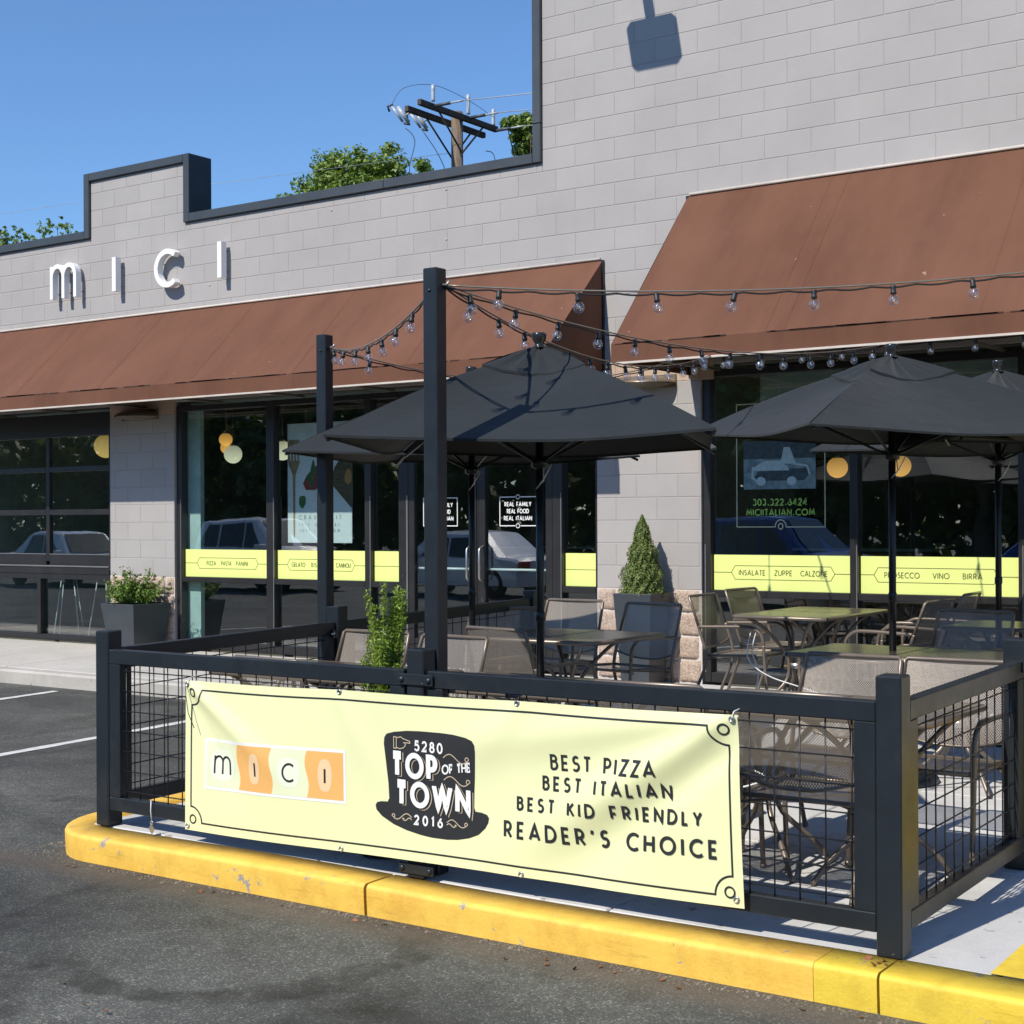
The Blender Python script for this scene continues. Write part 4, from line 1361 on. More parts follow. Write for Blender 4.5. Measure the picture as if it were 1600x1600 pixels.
# ================================================================== AWNINGS
def awning(xa, xb, ztop, yout, zv, zb, label, seams):
    t = thing('awning', label, 'awning', (0, 0, 0), group='brown fabric awnings over the storefront')
    th = .012
    q = MB()
    def f(u, v):
        x = xa + (xb - xa) * u
        sag = -.010 * math.sin(PI * v) * (.5 + .5 * abs(math.sin(PI * (x - xa - .3) / 1.2)))
        return (x, -.012 + (yout + .012) * v, ztop + (zv - ztop) * v + sag)
    q.grid(f, 120, 10); q.build('canopy', M['awning'], t)
    q = MB()
    def g(u, v):
        x = xa + (xb - xa) * u
        return (x, yout - .004 * math.sin(u * 55) * v, zv + (zb - zv) * v)
    q.grid(g, 60, 3); q.build('valance', M['awning'], t)
    q = MB(); q.box(xa, xb, yout - .012, yout + .02, zb - .016, zb); q.build('hem_bar', M['trim_light'], t)
    q = MB(); q.tube([(xa + .02, -.02, ztop + .012), (xb - .02, -.02, ztop + .012)], .014, 6); q.build('head_bar', M['trim_light'], t)
    for xe, s_ in ((xa, -1), (xb, 1)):
        q = MB(); q.add([(xe, -.012, ztop), (xe, yout, zv), (xe, yout, zb), (xe, -.012, zb)], [(0, 1, 2, 3) if s_ < 0 else (3, 2, 1, 0)]); q.build('side_panel', M['awning'], t)
        q = MB(); q.box(xe - .012, xe + .012, -.03, .0, zb, ztop); q.build('wall_bar', M['blackpaint'], t)
    q = MB(); n = int((xb - xa) / .35)
    rr = random.Random(5)
    for i in range(n * 3):
        u = rr.random(); ln = rr.uniform(.05, .4)
        x = xa + (xb - xa) * u
        q.box(x, min(x + ln, xb - .02), yout - .004, yout + .006, zv - rr.uniform(.002, .006), zv + rr.uniform(.002, .006))
    q.build('valance_seam', M['awning_dark'], t)['kind'] = 'stuff'
    for x in seams:
        q = MB(); w_ = .007
        q.grid(lambda u, v: tuple(Vector(f((x + w_ * (2 * u - 1) - xa) / (xb - xa), v)) + Vector((0, -.001, .0016))), 1, 10)
        q.build('seam', M['awning'], t)
    q = MB()
    for x in np.arange(xa + .3, xb - .1, 1.2):
        q.tube([(x, -.02, ztop - .05), (x, yout + .03, zv - .03), (x, yout + .03, zb + .02), (x, -.02, zb + .03)], .016, 6)
    q.tube([(xa + .05, yout + .04, zb + .02), (xb - .05, yout + .04, zb + .02)], .016, 6)
    q.build('support_frame', M['rope_steel'], t)
awning(-18.2, -7.09, 3.735, -.965, 2.82, 2.672, 'long brown awning over the doors and left windows', (-17, -15.6, -14.2, -12.8, -11.4, -10.0, -8.6))
awning(-6.225, 3.0, 4.197, -1.30, 2.80, 2.655, 'taller brown awning over the right window', (-4.9, -4.75, -3.3, -1.9, -.4, 1.0))

# ================================================================== SIGN, LAMPS
sign = thing('shop_sign', 'white raised lower case letters m i c i mounted on the grey wall', 'sign', (0, 0, 0))
def letter(pls, th, x0, z0, y0, y1):
    q = MB(); e = 0.0
    for pl in pls:
        L = ribbon(pl, th, .04); n = len(L); yy = y0 - e; e += .0007
        vs = []
        for a, b in L:
            vs += [(x0 + a[0], yy, z0 + a[1]), (x0 + b[0], yy, z0 + b[1]), (x0 + b[0], y1, z0 + b[1]), (x0 + a[0], y1, z0 + a[1])]
        fs = []
        for i in range(n - 1):
            for k in range(4):
                fs.append((4 * i + k, 4 * i + (k + 1) % 4, 4 * i + 4 + (k + 1) % 4, 4 * i + 4 + k))
        fs += [(3, 2, 1, 0), tuple(4 * (n - 1) + k for k in range(4))]
        q.add(vs, fs)
    return q
ly0, ly1 = -.122, -.045
hM = .37
letter([[(.025, 0), (.025, .385)], arc(.13, .255, .105, .125, 170, 0, 12) + [(.235, 0)], arc(.34, .255, .105, .125, 170, 0, 12) + [(.445, 0)]], .05, -14.64, 4.03, ly0, ly1).build('letter', M['white_paint'], sign)
letter([[(0, 0), (0, .385)]], .062, -13.515, 4.03, ly0, ly1).build('letter', M['white_paint'], sign)
letter([arc(0, 0, .18, .185, 50, 310, 24)], .056, -12.64, 4.205, ly0, ly1).build('letter', M['white_paint'], sign)
letter([[(0, 0), (0, .385)]], .060, -11.825, 4.022, ly0, ly1).build('letter', M['white_paint'], sign)
q = MB()
for (x, z) in ((-14.615, 4.1), (-14.405, 4.1), (-14.195, 4.1), (-14.615, 4.35), (-13.515, 4.1), (-13.515, 4.32), (-12.80, 4.27), (-12.79, 4.12), (-12.57, 4.375), (-12.57, 4.035), (-11.825, 4.1), (-11.825, 4.32)):
    q.tube([(x, ly1, z), (x, .0, z)], .007, 6)
q.build('standoff_pin', M['steel'], sign)

def wall_lamp(x, z, label):
    t = thing('wall_lamp', label, 'wall lamp', (x, 0, z), group='oval lamps on the column tops')
    q = MB()
    def f(u, v):
        a = PI + PI * u; r_ = math.sin(PI / 2 * v) if v > 0 else 0
        return (.31 * math.cos(a) * r_, .26 * math.sin(a) * r_ - .012, .075 * (1 - r_ ** 2) ** .5 if r_ < 1 else 0)
    q.grid(f, 20, 7); q.build('hood', M['lamp_bronze'], t)
    q = MB()
    def g(u, v):
        a = PI + PI * u
        return (.29 * math.cos(a) * v, .24 * math.sin(a) * v - .012, -.05 * (1 - v ** 2) - .004)
    q.grid(g, 20, 5); q.build('lens', M['lamp_bronze'], t)
    q = MB(); q.box(-.31, .31, -.0115, .0, -.045, .075, .004); q.build('back_plate', M['lamp_bronze'], t)
wall_lamp(-6.66, 2.60, 'oval bronze wall lamp on the column between the two awnings')
wall_lamp(-13.22, 2.60, 'dark oval wall lamp on the left column under the long awning')
# floodlight on the wall above the frame; its shadow falls on the blockwork
fl = thing('flood_light', 'square bronze floodlight on a wall arm high above the right awning', 'floodlight', (-6.77, 0, 6.90))
q = MB(); q.box(-.25, .25, -1.47, -1.05, -.06, .06, .05); q.build('housing', M['lamp_bronze'], fl)
q = MB(); q.box(-.045, .045, -1.06, -.02, -.045, .045, .012); q.build('arm', M['lamp_bronze'], fl)
q = MB(); q.box(-.1, .1, -.02, -.001, -.12, .12, .006); q.build('back_plate', M['lamp_bronze'], fl)

# ================================================================== PATIO FENCES
PH, RT0, RT1, RB0, RB1 = 1.002, .835, .909, .087, .157     # heights above the patio
def sloped(q):
    q.v = [(x, y, z + patio_z(y)) for x, y, z in q.v]
    return q
def post(par, x0, x1, y0, y1, h=PH, name='post'):
    q = MB(); q.box(x0, x1, y0, y1, .004, h, .006); sloped(q); q.build(name, M['fence'], par)
def plate(par, x0, x1, y0, y1, z0, z1, bolts, axis):
    q = MB(); q.box(x0, x1, y0, y1, z0, z1, .003); o = q.build('bracket_plate', M['fence'], par)
    for b in bolts:
        rot = Matrix.Rotation(R(90), 4, 'X') if axis == 'y' else Matrix.Rotation(R(90), 4, 'Y')
        q = MB(); q.lathe([(.0001, .010), (.009, .009), (.013, .004), (.014, 0)], 10, T=Matrix.Translation(b) @ rot); q.build('bolt', M['fence'], o)
def panel_x(par, x0, x1, y, stiles=(1, 1), tilt=0):
    """framed wire panel along x, front face at y"""
    d = .05
    for (a, b, nm) in ((RT0, RT1, 'top_rail'), (RB0, RB1, 'bottom_rail')):
        q = MB(); q.box(x0, x1, y, y + d, a, b, .004); sloped(q); q.build(nm, M['fence'], par)
    for xa, xb in ((x0, x0 + .082), (x1 - .082, x1)):
        q = MB(); q.box(xa, xb, y + .0015, y + d - .0015, RB1 + .0005, RT0 - .0005, .003); sloped(q); q.build('stile', M['fence'], par)
    q = MB(); n = int((x1 - x0 - .164) / .1016)
    ox = x0 + .082 + ((x1 - x0 - .164) - n * .1016) / 2
    for i in range(n + 1):
        q.tube([(ox + i * .1016, y + d / 2, RB1 - .01), (ox + i * .1016, y + d / 2, RT0 + .01)], .0032, 6)
    for k in range(7):
        z = RB1 + .035 + k * .1016
        q.tube([(x0 + .07, y + d / 2 - .006, z), (x1 - .07, y + d / 2 - .006, z)], .0032, 6)
    sloped(q); q.build('wire_mesh', M['wire'], par)
def panel_y(par, x, y0, y1):
    d = .05
    for (a, b, nm) in ((RT0, RT1, 'top_rail'), (RB0, RB1, 'bottom_rail')):
        q = MB(); q.box(x, x + d, y0, y1, a, b, .004); sloped(q); q.build(nm, M['fence'], par)
    for ya, yb in ((y0, y0 + .082), (y1 - .082, y1)):
        q = MB(); q.box(x + .0015, x + d - .0015, ya, yb, RB1 + .0005, RT0 - .0005, .003); sloped(q); q.build('stile', M['fence'], par)
    q = MB(); n = int((y1 - y0 - .164) / .1016)
    oy = y0 + .082 + ((y1 - y0 - .164) - n * .1016) / 2
    for i in range(n + 1):
        q.tube([(x + d / 2, oy + i * .1016, RB1 - .01), (x + d / 2, oy + i * .1016, RT0 + .01)], .0032, 6)
    for k in range(7):
        z = RB1 + .035 + k * .1016
        q.tube([(x + d / 2 + .006, y0 + .07, z), (x + d / 2 + .006, y1 - .07, z)], .0032, 6)
    sloped(q); q.build('wire_mesh', M['wire'], par)
FG = 'black steel fence sections round the patio'
ff = thing('patio_fence', 'black framed wire fence along the yellow kerb carrying the banner', 'fence', (0, 0, 0), group=FG)
post(ff, -6.223, -6.127, -6.42, -6.324); post(ff, -4.167, -4.075, -6.42, -6.328, 1.0); post(ff, -2.028, -1.932, -6.42, -6.324)
panel_x(ff, -6.126, -4.185, -6.415); panel_x(ff, -4.055, -2.029, -6.415)
plate(ff, -4.205, -4.015, -6.431, -6.4215, .692, .742, [(-4.185, -6.431, .717), (-4.035, -6.431, .717)], 'y')
plate(ff, -4.205, -4.015, -6.431, -6.4215, -.128, -.082, [(-4.185, -6.431, -.105), (-4.035, -6.431, -.105)], 'y')
plate(ff, -4.205, -4.015, -6.245, -6.235, .692, .742, [(-4.185, -6.245, .717), (-4.035, -6.245, .717)], 'y')
for xx in (-4.19, -4.03):
    q = MB(); q.tube([(xx, -6.42, .717), (xx, -6.22, .717)], .006, 6); q.build('through_bolt', M['steel'], ff)
fr_ = thing('patio_fence', 'short black wire fence section at the right end of the patio', 'fence', (0, 0, 0), group=FG)
panel_y(fr_, -1.984, -6.323, -4.955); post(fr_, -2.028, -1.932, -4.95, -4.854, 1.0); panel_y(fr_, -1.984, -4.85, -2.2); post(fr_, -2.028, -1.932, -2.195, -2.1)
plate(fr_, -1.931, -1.921, -4.99, -4.81, .74, .79, [(-1.921, -4.97, .765), (-1.921, -4.83, .765)], 'x')
fl1 = thing('patio_fence', 'black wire fence section at the left side from kerb corner to string light post', 'fence', (0, 0, 0), group=FG)
panel_y(fl1, -6.20, -6.323, -4.66); post(fl1, -6.228, -6.132, -4.655, -4.56, 1.0)
plate(fl1, -6.131, -6.121, -4.70, -4.51, .70, .75, [(-6.121, -4.69, .725), (-6.121, -4.525, .725)], 'x')
plate(fl1, -6.336, -6.325, -4.70, -4.51, .70, .75, [], 'x')
for yy in (-4.685, -4.53):
    q = MB(); q.tube([(-6.345, yy, .725), (-6.115, yy, .725)], .007, 6); q.build('through_bolt', M['steel'], fl1)
fl2 = thing('patio_fence', 'black wire fence section at the left side nearest the shop doors', 'fence', (0, 0, 0), group=FG)
panel_y(fl2, -6.20, -4.555, -2.55); post(fl2, -6.228, -6.132, -2.545, -2.45, .96)

MG = 'tall black string light posts'
def mast(x, y, top, label):
    t = thing('light_post', label, 'post', (x, y, patio_z(y)), group=MG)
    q = MB(); q.box(-.038, .038, -.038, .038, .004, top - patio_z(y), .005); q.build('post', M['fence'], t)
    q = MB(); q.lathe([(.0001, .006), (.007, .005), (.009, 0)], 8, T=Matrix.Translation((.0, -.038, top - patio_z(y) - .1)) @ Matrix.Rotation(R(90), 4, 'X')); q.build('bolt', M['fence'], t)
    q = MB(); q.tube([(.03, .0, top - patio_z(y) - .075), (.06, .01, top - patio_z(y) - .075), (.075, .01, top - patio_z(y) - .06)], .006, 6); q.build('hook', M['steel'], t)
mast(-4.103, -6.288, 2.52, 'tall black square post behind the middle of the banner fence')
mast(-6.272, -4.608, 2.553, 'tall black square post outside the left fence')
mast(-1.85, -4.79, 2.56, 'tall black square post outside the right fence')

# ================================================================== STRING LIGHTS
sock_me = MB(); sock_me.lathe([(.0001, .004), (.010, .004), (.0125, -.004), (.0115, -.022), (.0135, -.024), (.013, -.036), (.0001, -.036)], 10)
sock_me = sock_me.mesh('socket', M['cable'])
glass_me = MB(); glass_me.lathe([(.0095, -.035), (.0105, -.040)] + [(.0255 * math.sin(R(a)), -.0625 + .0255 * math.cos(R(a))) for a in range(28, 176, 12)] + [(.0001, -.088)], 14)
glass_me = glass_me.mesh('bulb', M['bulb_glass'])
fil = MB()
fil.tube([(0, 0, -.036), (0, 0, -.056)], .0035, 6)
fil.tube([(.003, 0, -.055), (.012, .002, -.070), (0, .004, -.062), (-.012, -.002, -.070), (-.003, 0, -.055)], .0013, 4)
fil = fil.mesh('filament', M['filament'])
def string_light(label, p0, p1, sag, offs, cord=True):
    t = thing('string_light', label, 'string light', p0, group='clear bulb string lights over the patio')
    A = Vector(p0); B = Vector(p1)
    def pt(s): return (B - A) * s - Vector((0, 0, sag * 4 * s * (1 - s)))
    n = 40
    q = MB(); q.tube([pt(i / n) for i in range(n + 1)], .0042, 5); q.build('support_cable', M['rope_steel'], t)
    q = MB(); rr = random.Random(len(label))
    q.tube([pt(i / 80) + Vector((0, 0, -.009 - .009 * abs(math.sin(i * .55)))) for i in range(81)], .0045, 5); q.build('cord', M['cable'], t)
    L = (B - A).length
    for d in offs:
        s = d / L
        if not 0 < s < 1: continue
        p = pt(s) + Vector((0, 0, -.012))
        so = bpy.data.objects.new('socket', sock_me); COL.objects.link(so); so.parent = t; so.location = p
        so.rotation_euler = (rr.uniform(-.22, .22), rr.uniform(-.22, .22), rr.uniform(0, 6))
        for nm, me in (('bulb', glass_me), ('filament', fil)):
            g = bpy.data.objects.new(nm, me); COL.objects.link(g); g.parent = so
    return t
T1 = (-4.06, -6.27, 2.445); T2 = (-6.235, -4.60, 2.475)
string_light('string light dipping from the tall left post to the tall middle post', T2, (-4.14, -6.26, 2.43), .10, [.12 + .36 * k for k in range(8)])
string_light('tightest string light from the middle post towards the right fence post', T1, (-1.88, -4.81, 2.49), .055, [.24 + .345 * k for k in range(7)])
string_light('string light from the middle post to the brown awning above the right umbrella', T1, (-4.0, -1.28, 2.64), .16, [.18 + .36 * k for k in range(14)])
string_light('string light from the middle post to the left corner of the right awning', T1, (-5.35, -1.28, 2.66), .20, [.30 + .36 * k for k in range(14)])
string_light('string light from the left post drooping over the left umbrella top', T2, (-5.75, -1.28, 2.62), .17, [.33 + .55 * k for k in range(6)])
string_light('string light strung along the bottom edge of the right awning', (-5.5, -1.27, 2.655), (-1.2, -1.27, 2.66), .01, [.25 + .32 * k for k in range(13)])

# ================================================================== UMBRELLAS
def umbrella(x, y, a0, label, Rd=1.25, hr=1.93, ha=2.42, tweak=None, base=True):
    t = thing('patio_umbrella', label, 'umbrella', (x, y, patio_z(y)), group='black square patio umbrellas')
    cs = []
    for k in range(4):
        a = a0 + k * PI / 2
        v = Vector((Rd * math.cos(a), Rd * math.sin(a), hr))
        if tweak and k in tweak: v += Vector(tweak[k])
        cs.append(v)
    apex = Vector((0, 0, ha - .03))
    def surf(k, s, tt):
        A, B = cs[k], cs[(k + 1) % 4]
        e = A + (B - A) * s
        sg = math.sin(PI * s)
        e = Vector((e.x * (1 - .035 * sg), e.y * (1 - .035 * sg), e.z - .035 * sg))
        p = apex + (e - apex) * tt
        p.z += .03 * math.sin(PI * tt) * (1 - sg * .9) - .02 * sg * math.sin(PI * tt)
        p.z += .004 * math.sin(9 * s + 5 * tt + k) * tt
        if tt < .3: p.z += .012 * math.sin(26 * s + k * 2) * math.sin(PI * tt / .3)
        return p
    q = MB()
    for k in range(4):
        q.grid(lambda u, v, k=k: surf(k, u, .03 + .97 * v), 24, 18)
        # hem turned under
        q.grid(lambda u, v, k=k: surf(k, u, 1.0) + Vector((0, 0, -.012 * v)), 24, 1)
    q.build('canopy', M['canopy'], t)
    q = MB()
    for k in range(4):
        def cap(u, v, k=k):
            p = surf(k, u, .015 + .27 * v)
            p.z += .022 - .01 * v + .006 * math.sin(PI * u * 2 + k)
            return p
        q.grid(cap, 16, 6)
        q.grid(lambda u, v, k=k: cap(u, 1) + Vector((0, 0, -.014 * v)), 16, 1)
    q.build('vent_cap', M['canopy'], t)
    q = MB(); q.tube([(0, 0, .02), (0, 0, ha - .04)], .0205, 12); q.lathe([(.021, 1.02), (.025, 1.03), (.025, 1.06), (.021, 1.07)], 12); q.build('pole', M['pole'], t)
    q = MB(); q.lathe([(.0001, ha + .055), (.036, ha + .055), (.038, ha + .045), (.034, ha + .02), (.024, ha + .005), (.024, ha - .01), (.04, ha - .02)], 14); q.build('finial', M['chrome_cap'], t)
    q = MB(); q.lathe([(.021, hr - .14), (.042, hr - .13), (.045, hr - .09), (.021, hr - .08)], 12); q.build('runner', M['pole'], t)
    for k in range(4):
        q = MB(); c = cs[k]; q.tube([Vector((0, 0, ha - .06)), (apex + (c - apex) * .5) + Vector((0, 0, -.012)), c * .985 + Vector((0, 0, .0))], .009, 6); rb = q.build('rib', M['pole'], t)
        mid = apex + (c - apex) * .55
        q = MB(); q.tube([Vector((c.x * .03, c.y * .03, hr - .1)), mid + Vector((0, 0, -.03))], .008, 6); q.build('strut', M['pole'], t)
    q = MB(); rr = random.Random(int(a0 * 100)); 
    q.tube([(.03, -.01, hr - .12), (.05, -.04, hr - .2), (.02, -.06, hr - .24), (.06, -.05, hr - .19), (.09, -.03, hr - .12)], .0035, 5); q.build('tie_cord', M['cable_white'], t)
    q = MB(); q.lathe([(.0001, .05), (.03, .12), (.03, .3), (.026, .3), (.025, .07), (.24, .045), (.25, .03), (.25, .004)], 20); q.build('base', M['fence'], t)
    return t
umbrella(-4.255, -5.24, 4.403, 'nearest black umbrella with the middle post shadow across its canopy')
umbrella(-3.15, -3.31, 3.214, 'large black umbrella at the right in front of the window photograph', hr=1.955, tweak={0: (0, 0, .06), 1: (-.05, .03, .01), 3: (0, 0, .03)})
umbrella(-5.72, -3.84, 4.217, 'black umbrella mostly hidden behind the nearest umbrella')
umbrella(-3.05, -1.70, 3.273, 'black umbrella near the window behind the right umbrella')

# ================================================================== BANNER
bn = thing('banner', 'pale yellow vinyl banner with a black top hat tied along the front fence', 'banner', (0, 0, 0))
BWD, BHT = 2.985, .722
BL_, BR_, TL_, TR_ = (-5.527, -.087), (-2.526, -.043), (-5.517, .639), (-2.549, .679)
def wr(u, v):
    """small folds that run in from the tied corners"""
    def fold(ax, ay, bx, by, wd, amp, f0=0.0, f1=1.0):
        dx, dy = bx - ax, by - ay; L2 = dx * dx + dy * dy
        t = ((u - ax) * dx + (v - ay) * dy) / L2
        d = ((u - ax) * dy - (v - ay) * dx) / math.sqrt(L2)
        if t < -.05 or t > 1.15: return 0
        e = max(0.0, min(1, (t + .05) / .15)) * max(0.0, min(1, (1.15 - t) / .5))
        ww = wd * (.35 + .9 * max(0, t))
        return amp * e * math.exp(-(d / ww) ** 2)
    h = 0.0
    h += fold(2.97, .72, 1.95, .10, .10, .030)
    h -= fold(2.97, .60, 2.15, .02, .09, .012)
    h += fold(2.97, .72, 1.5, .50, .09, .014)
    h += fold(0, .72, .62, .32, .055, .017)
    h -= fold(.05, .62, .45, .10, .07, .008)
    h += fold(.95, .73, 1.25, .30, .07, .006)
    h += fold(2.03, .73, 1.7, .45, .09, .008)
    h += .006 * math.sin(2.3 * u + .6) * math.sin(PI * v / BHT)
    h += .003 * math.sin(5.1 * u - 4 * v)
    return h
def BN(u, v, d=0.0):
    a, b = u / BWD, v / BHT
    x = (BL_[0] * (1 - a) + BR_[0] * a) * (1 - b) + (TL_[0] * (1 - a) + TR_[0] * a) * b
    z = (BL_[1] * (1 - a) + BR_[1] * a) * (1 - b) + (TL_[1] * (1 - a) + TR_[1] * a) * b
    # edges scallop a little between the ties
    z -= .006 * abs(math.sin(PI * a * 3)) * b
    z += (-.004) * math.sin(PI * a * 3) * (1 - b)
    return (x, -6.452 - wr(u, v) - d, z)
q = MB(); q.grid(lambda a, b: BN(a * BWD, b * BHT), 150, 44); q.build('sheet', M['banner'], bn)
def printed(name, mat, fill=None, lines=None, d=.0015):
    q = MB()
    for i, f in enumerate(fill or ()): spans(q, f[0], BN, f[1], d + i * .0002, f[2] if len(f) > 2 else 3)
    for i, (pl, th) in enumerate(lines or ()): polyline(q, pl, th, BN, .02, d + .0004 + i * .00015)
    return q.build(name, M[mat], bn)
ins = .042; nr_ = .075
W_, H_ = BWD, BHT
border = []
def cornerarc(cx, cy, a0, a1): return [(cx + nr_ * math.cos(R(a0 + (a1 - a0) * i / 8)), cy + nr_ * math.sin(R(a0 + (a1 - a0) * i / 8))) for i in range(9)]
border = cornerarc(ins, ins, 90, 0) + cornerarc(W_ - ins, ins, 180, 90) + cornerarc(W_ - ins, H_ - ins, 270, 180) + cornerarc(ins, H_ - ins, 0, -90)
border.append(border[0])
circ = [[(cx + .02 * math.cos(R(a)), cy + .02 * math.sin(R(a))) for a in range(0, 361, 24)] for cx in (ins + .014, W_ - ins - .014) for cy in (ins + .014, H_ - ins - .014)]
printed('border', 'ink', lines=[(border, .0075)] + [(c, .007) for c in circ])
# logo block of four squares
lx, lz, lw, lh = .150, .226, .868, .214
printed('logo_panel', 'banner_white', fill=[([(lz - .014, lx - .014, lx + lw + .014), (lz + lh + .014, lx - .014, lx + lw + .014)], 40, 8)], d=.0012)
cw = lw / 4
def cell(k, bulge=.012):
    return [(lz + lh * i / 8, lx + cw * k + (bulge * math.sin(PI * 2 * i / 8) if k else 0), lx + cw * (k + 1) + (bulge * math.sin(PI * 2 * i / 8) if k < 3 else 0)) for i in range(9)]
printed('logo_square', 'banner_pale', fill=[(cell(0), 10, 2)], d=.0018); printed('logo_square', 'banner_orange', fill=[(cell(1), 10, 2)], d=.0018)
printed('logo_square', 'banner_pale', fill=[(cell(2), 10, 2)], d=.0018); printed('logo_square', 'banner_orange', fill=[(cell(3), 10, 2)], d=.0018)
def blob(cx, cz, rx, rz): return [(cz - rz * math.cos(R(a)), cx - rx * math.sin(R(a)) ** .7, cx + rx * math.sin(R(a)) ** .7) for a in range(0, 181, 15)]
cz_ = lz + lh / 2
for k, (mt_, rx, rz) in enumerate((('banner_cream', .085, .075), ('banner_peach', .036, .072), ('banner_cream', .07, .07), ('banner_peach', .042, .074))):
    printed('logo_spot', mt_, fill=[(blob(lx + cw * (k + .5), cz_, rx, rz), 8, 1)], d=.0024)
q = MB(); stroke_text(q, 'm', .098, .0105, lambda u, v, d: BN(lx + cw * .5 - .052 + u, cz_ - .042 + v, d), step=.08, off0=.0032, wscale=1.22); q.build('logo_letter', M['ink'], bn)
q = MB(); stroke_text(q, 'i', .074, .0105, lambda u, v, d: BN(lx + cw * 1.52 + u, cz_ - .034 + v, d), step=.1, off0=.0032); q.build('logo_letter', M['ink'], bn)
q = MB(); stroke_text(q, 'c', .088, .0105, lambda u, v, d: BN(lx + cw * 2.5 - .036 + u, cz_ - .040 + v, d), step=.08, off0=.0032); q.build('logo_letter', M['ink'], bn)
q = MB(); stroke_text(q, 'i', .074, .0115, lambda u, v, d: BN(lx + cw * 3.5 + u, cz_ - .034 + v, d), step=.1, off0=.0032); q.build('logo_letter', M['ink'], bn)
# top hat
hat = [(.112, 1.52, 1.60), (.117, 1.46, 1.655), (.130, 1.38, 1.715), (.15, 1.305, 1.765), (.18, 1.238, 1.80), (.205, 1.208, 1.816), (.225, 1.203, 1.820), (.238, 1.212, 1.81), (.2445, 1.236, 1.782),
       (.246, 1.272, 1.750), (.262, 1.281, 1.743), (.33, 1.277, 1.745), (.42, 1.264, 1.752), (.50, 1.252, 1.760), (.528, 1.255, 1.758), (.545, 1.268, 1.745), (.556, 1.31, 1.71), (.565, 1.38, 1.64), (.568, 1.45, 1.57)]
printed('hat_print', 'ink', fill=[(hat, 22, 3)], d=.0016)
def bt(q, tx, u0, v0, wd, h, th, off, tilt=0.0, serif=0.0, slant=0.0):
    return stroke_text(q, tx, h, th, lambda u, v, d: BN(u0 + u, v0 + v + tilt * u, d), width=wd, step=.1, off0=off, serif=serif, slant=slant, mingap=.46 if th > .02 else .30)
q = MB()
for tx, u0, v0, wd, h, th, tl in (('TOP', 1.312, .372, .235, .092, .0235, -.02), ('TOWN', 1.335, .248, .385, .092, .0235, -.02)):
    bt(q, tx, u0 + .008, v0 - .008, wd, h, th + .003, .0030, tl, .12)
q.build('hat_lettering_shade', M['print_tan'], bn)
q = MB()
for tx, u0, v0, wd, h, th, tl in (('TOP', 1.312, .372, .235, .092, .0235, -.02), ('TOWN', 1.335, .248, .385, .092, .0235, -.02)):
    bt(q, tx, u0 + .003, v0 - .003, wd, h, th + .004, .0062, tl, .13)
q.build('hat_lettering_gap', M['ink'], bn)
q = MB()
for tx, u0, v0, wd, h, th, tl in (('TOP', 1.312, .372, .235, .092, .0235, -.02), ('TOWN', 1.335, .248, .385, .092, .0235, -.02)):
    bt(q, tx, u0, v0, wd, h, th, .0096, tl, .12)
bt(q, '5280', 1.43, .484, .15, .040, .0085, .0032, -.02, .07)
bt(q, '2016', 1.425, .162, .15, .037, .0085, .0032, 0, .08)
bt(q, 'OF THE', 1.578, .392, .152, .036, .0075, .0032, .14, .10)
q.build('hat_lettering', M['banner_white'], bn)
sc_lines = []
def curl(cx, cy, s, fl):
    p1 = [(cx + fl * s * t, cy + .13 * s * math.sin(PI * 2 * t)) for t in [i / 12 for i in range(13)]]
    e = p1[-1]
    p2 = [(e[0] - fl * .07 * s * (1 - math.cos(R(a))), e[1] + .07 * s * math.sin(R(a))) for a in range(0, 271, 30)]
    return [(p1 + p2[1:], .0042)]
for (cx, cy, s, fl) in ((1.408, .188, .11, -1), (1.60, .185, .11, 1), (1.408, .178, .05, -1), (1.60, .175, .05, 1), (1.585, .462, .14, 1), (1.585, .366, .14, 1)):
    sc_lines += curl(cx, cy, s, fl)
hand = [(1.31, .535), (1.31, .485), (1.325, .485), (1.325, .535), (1.31, .535)]
hand2 = [(1.325, .53), (1.35, .537), (1.362, .53), (1.402, .52), (1.402, .512), (1.366, .513), (1.378, .506), (1.374, .498), (1.366, .490), (1.345, .484), (1.325, .489)]
printed('hat_flourish', 'print_tan', lines=sc_lines + [(hand, .004), (hand2, .004)], d=.0030)
q = MB()
bt(q, 'BEST PIZZA', 2.138, .458, .492, .055, .0105, .002, .024)
bt(q, 'BEST ITALIAN', 2.097, .372, .589, .050, .0105, .002, .026)
bt(q, 'BEST KID FRIENDLY', 1.968, .277, .851, .048, .0105, .002, .023)
bt(q, "READER'S CHOICE", 1.903, .160, .977, .060, .0125, .002, .021)
q.build('lettering', M['ink'], bn)
for (u, v) in ((.02, .705), (1.0, .712), (1.98, .712), (2.965, .705), (.02, .02), (1.0, .01), (1.98, .01), (2.955, .03)):
    q = MB(); c = BN(u, v, .002)
    q.lathe([(.006, .0), (.008, -.003), (.012, -.003), (.014, .001)], 12, T=Matrix.Translation(c) @ Matrix.Rotation(R(-90), 4, 'X')); q.build('grommet', M['steel'], bn)
    if v > .5:
        q = MB(); q.tube([(c[0], c[1] - .003, c[2]), (c[0] + .01, c[1] + .0, c[2] + .03), (c[0] + .004, -6.39, c[2] + .035), (c[0] - .01, -6.385, c[2] + .005), (c[0], c[1], c[2] - .004)], .0025, 5); q.build('tie', M['blackpaint'] if .5 < u < 2.5 else M['cable_white'], bn)
q = MB(); c = BN(.01, .70)
q.tube([(c[0], c[1] - .004, c[2]), (c[0] + .02, c[1] - .022, c[2] - .05), (c[0] + .055, c[1] - .04, c[2] - .13), (c[0] + .085, c[1] - .03, c[2] - .20)], .002, 5); q.build('loose_string', M['cable'], bn)
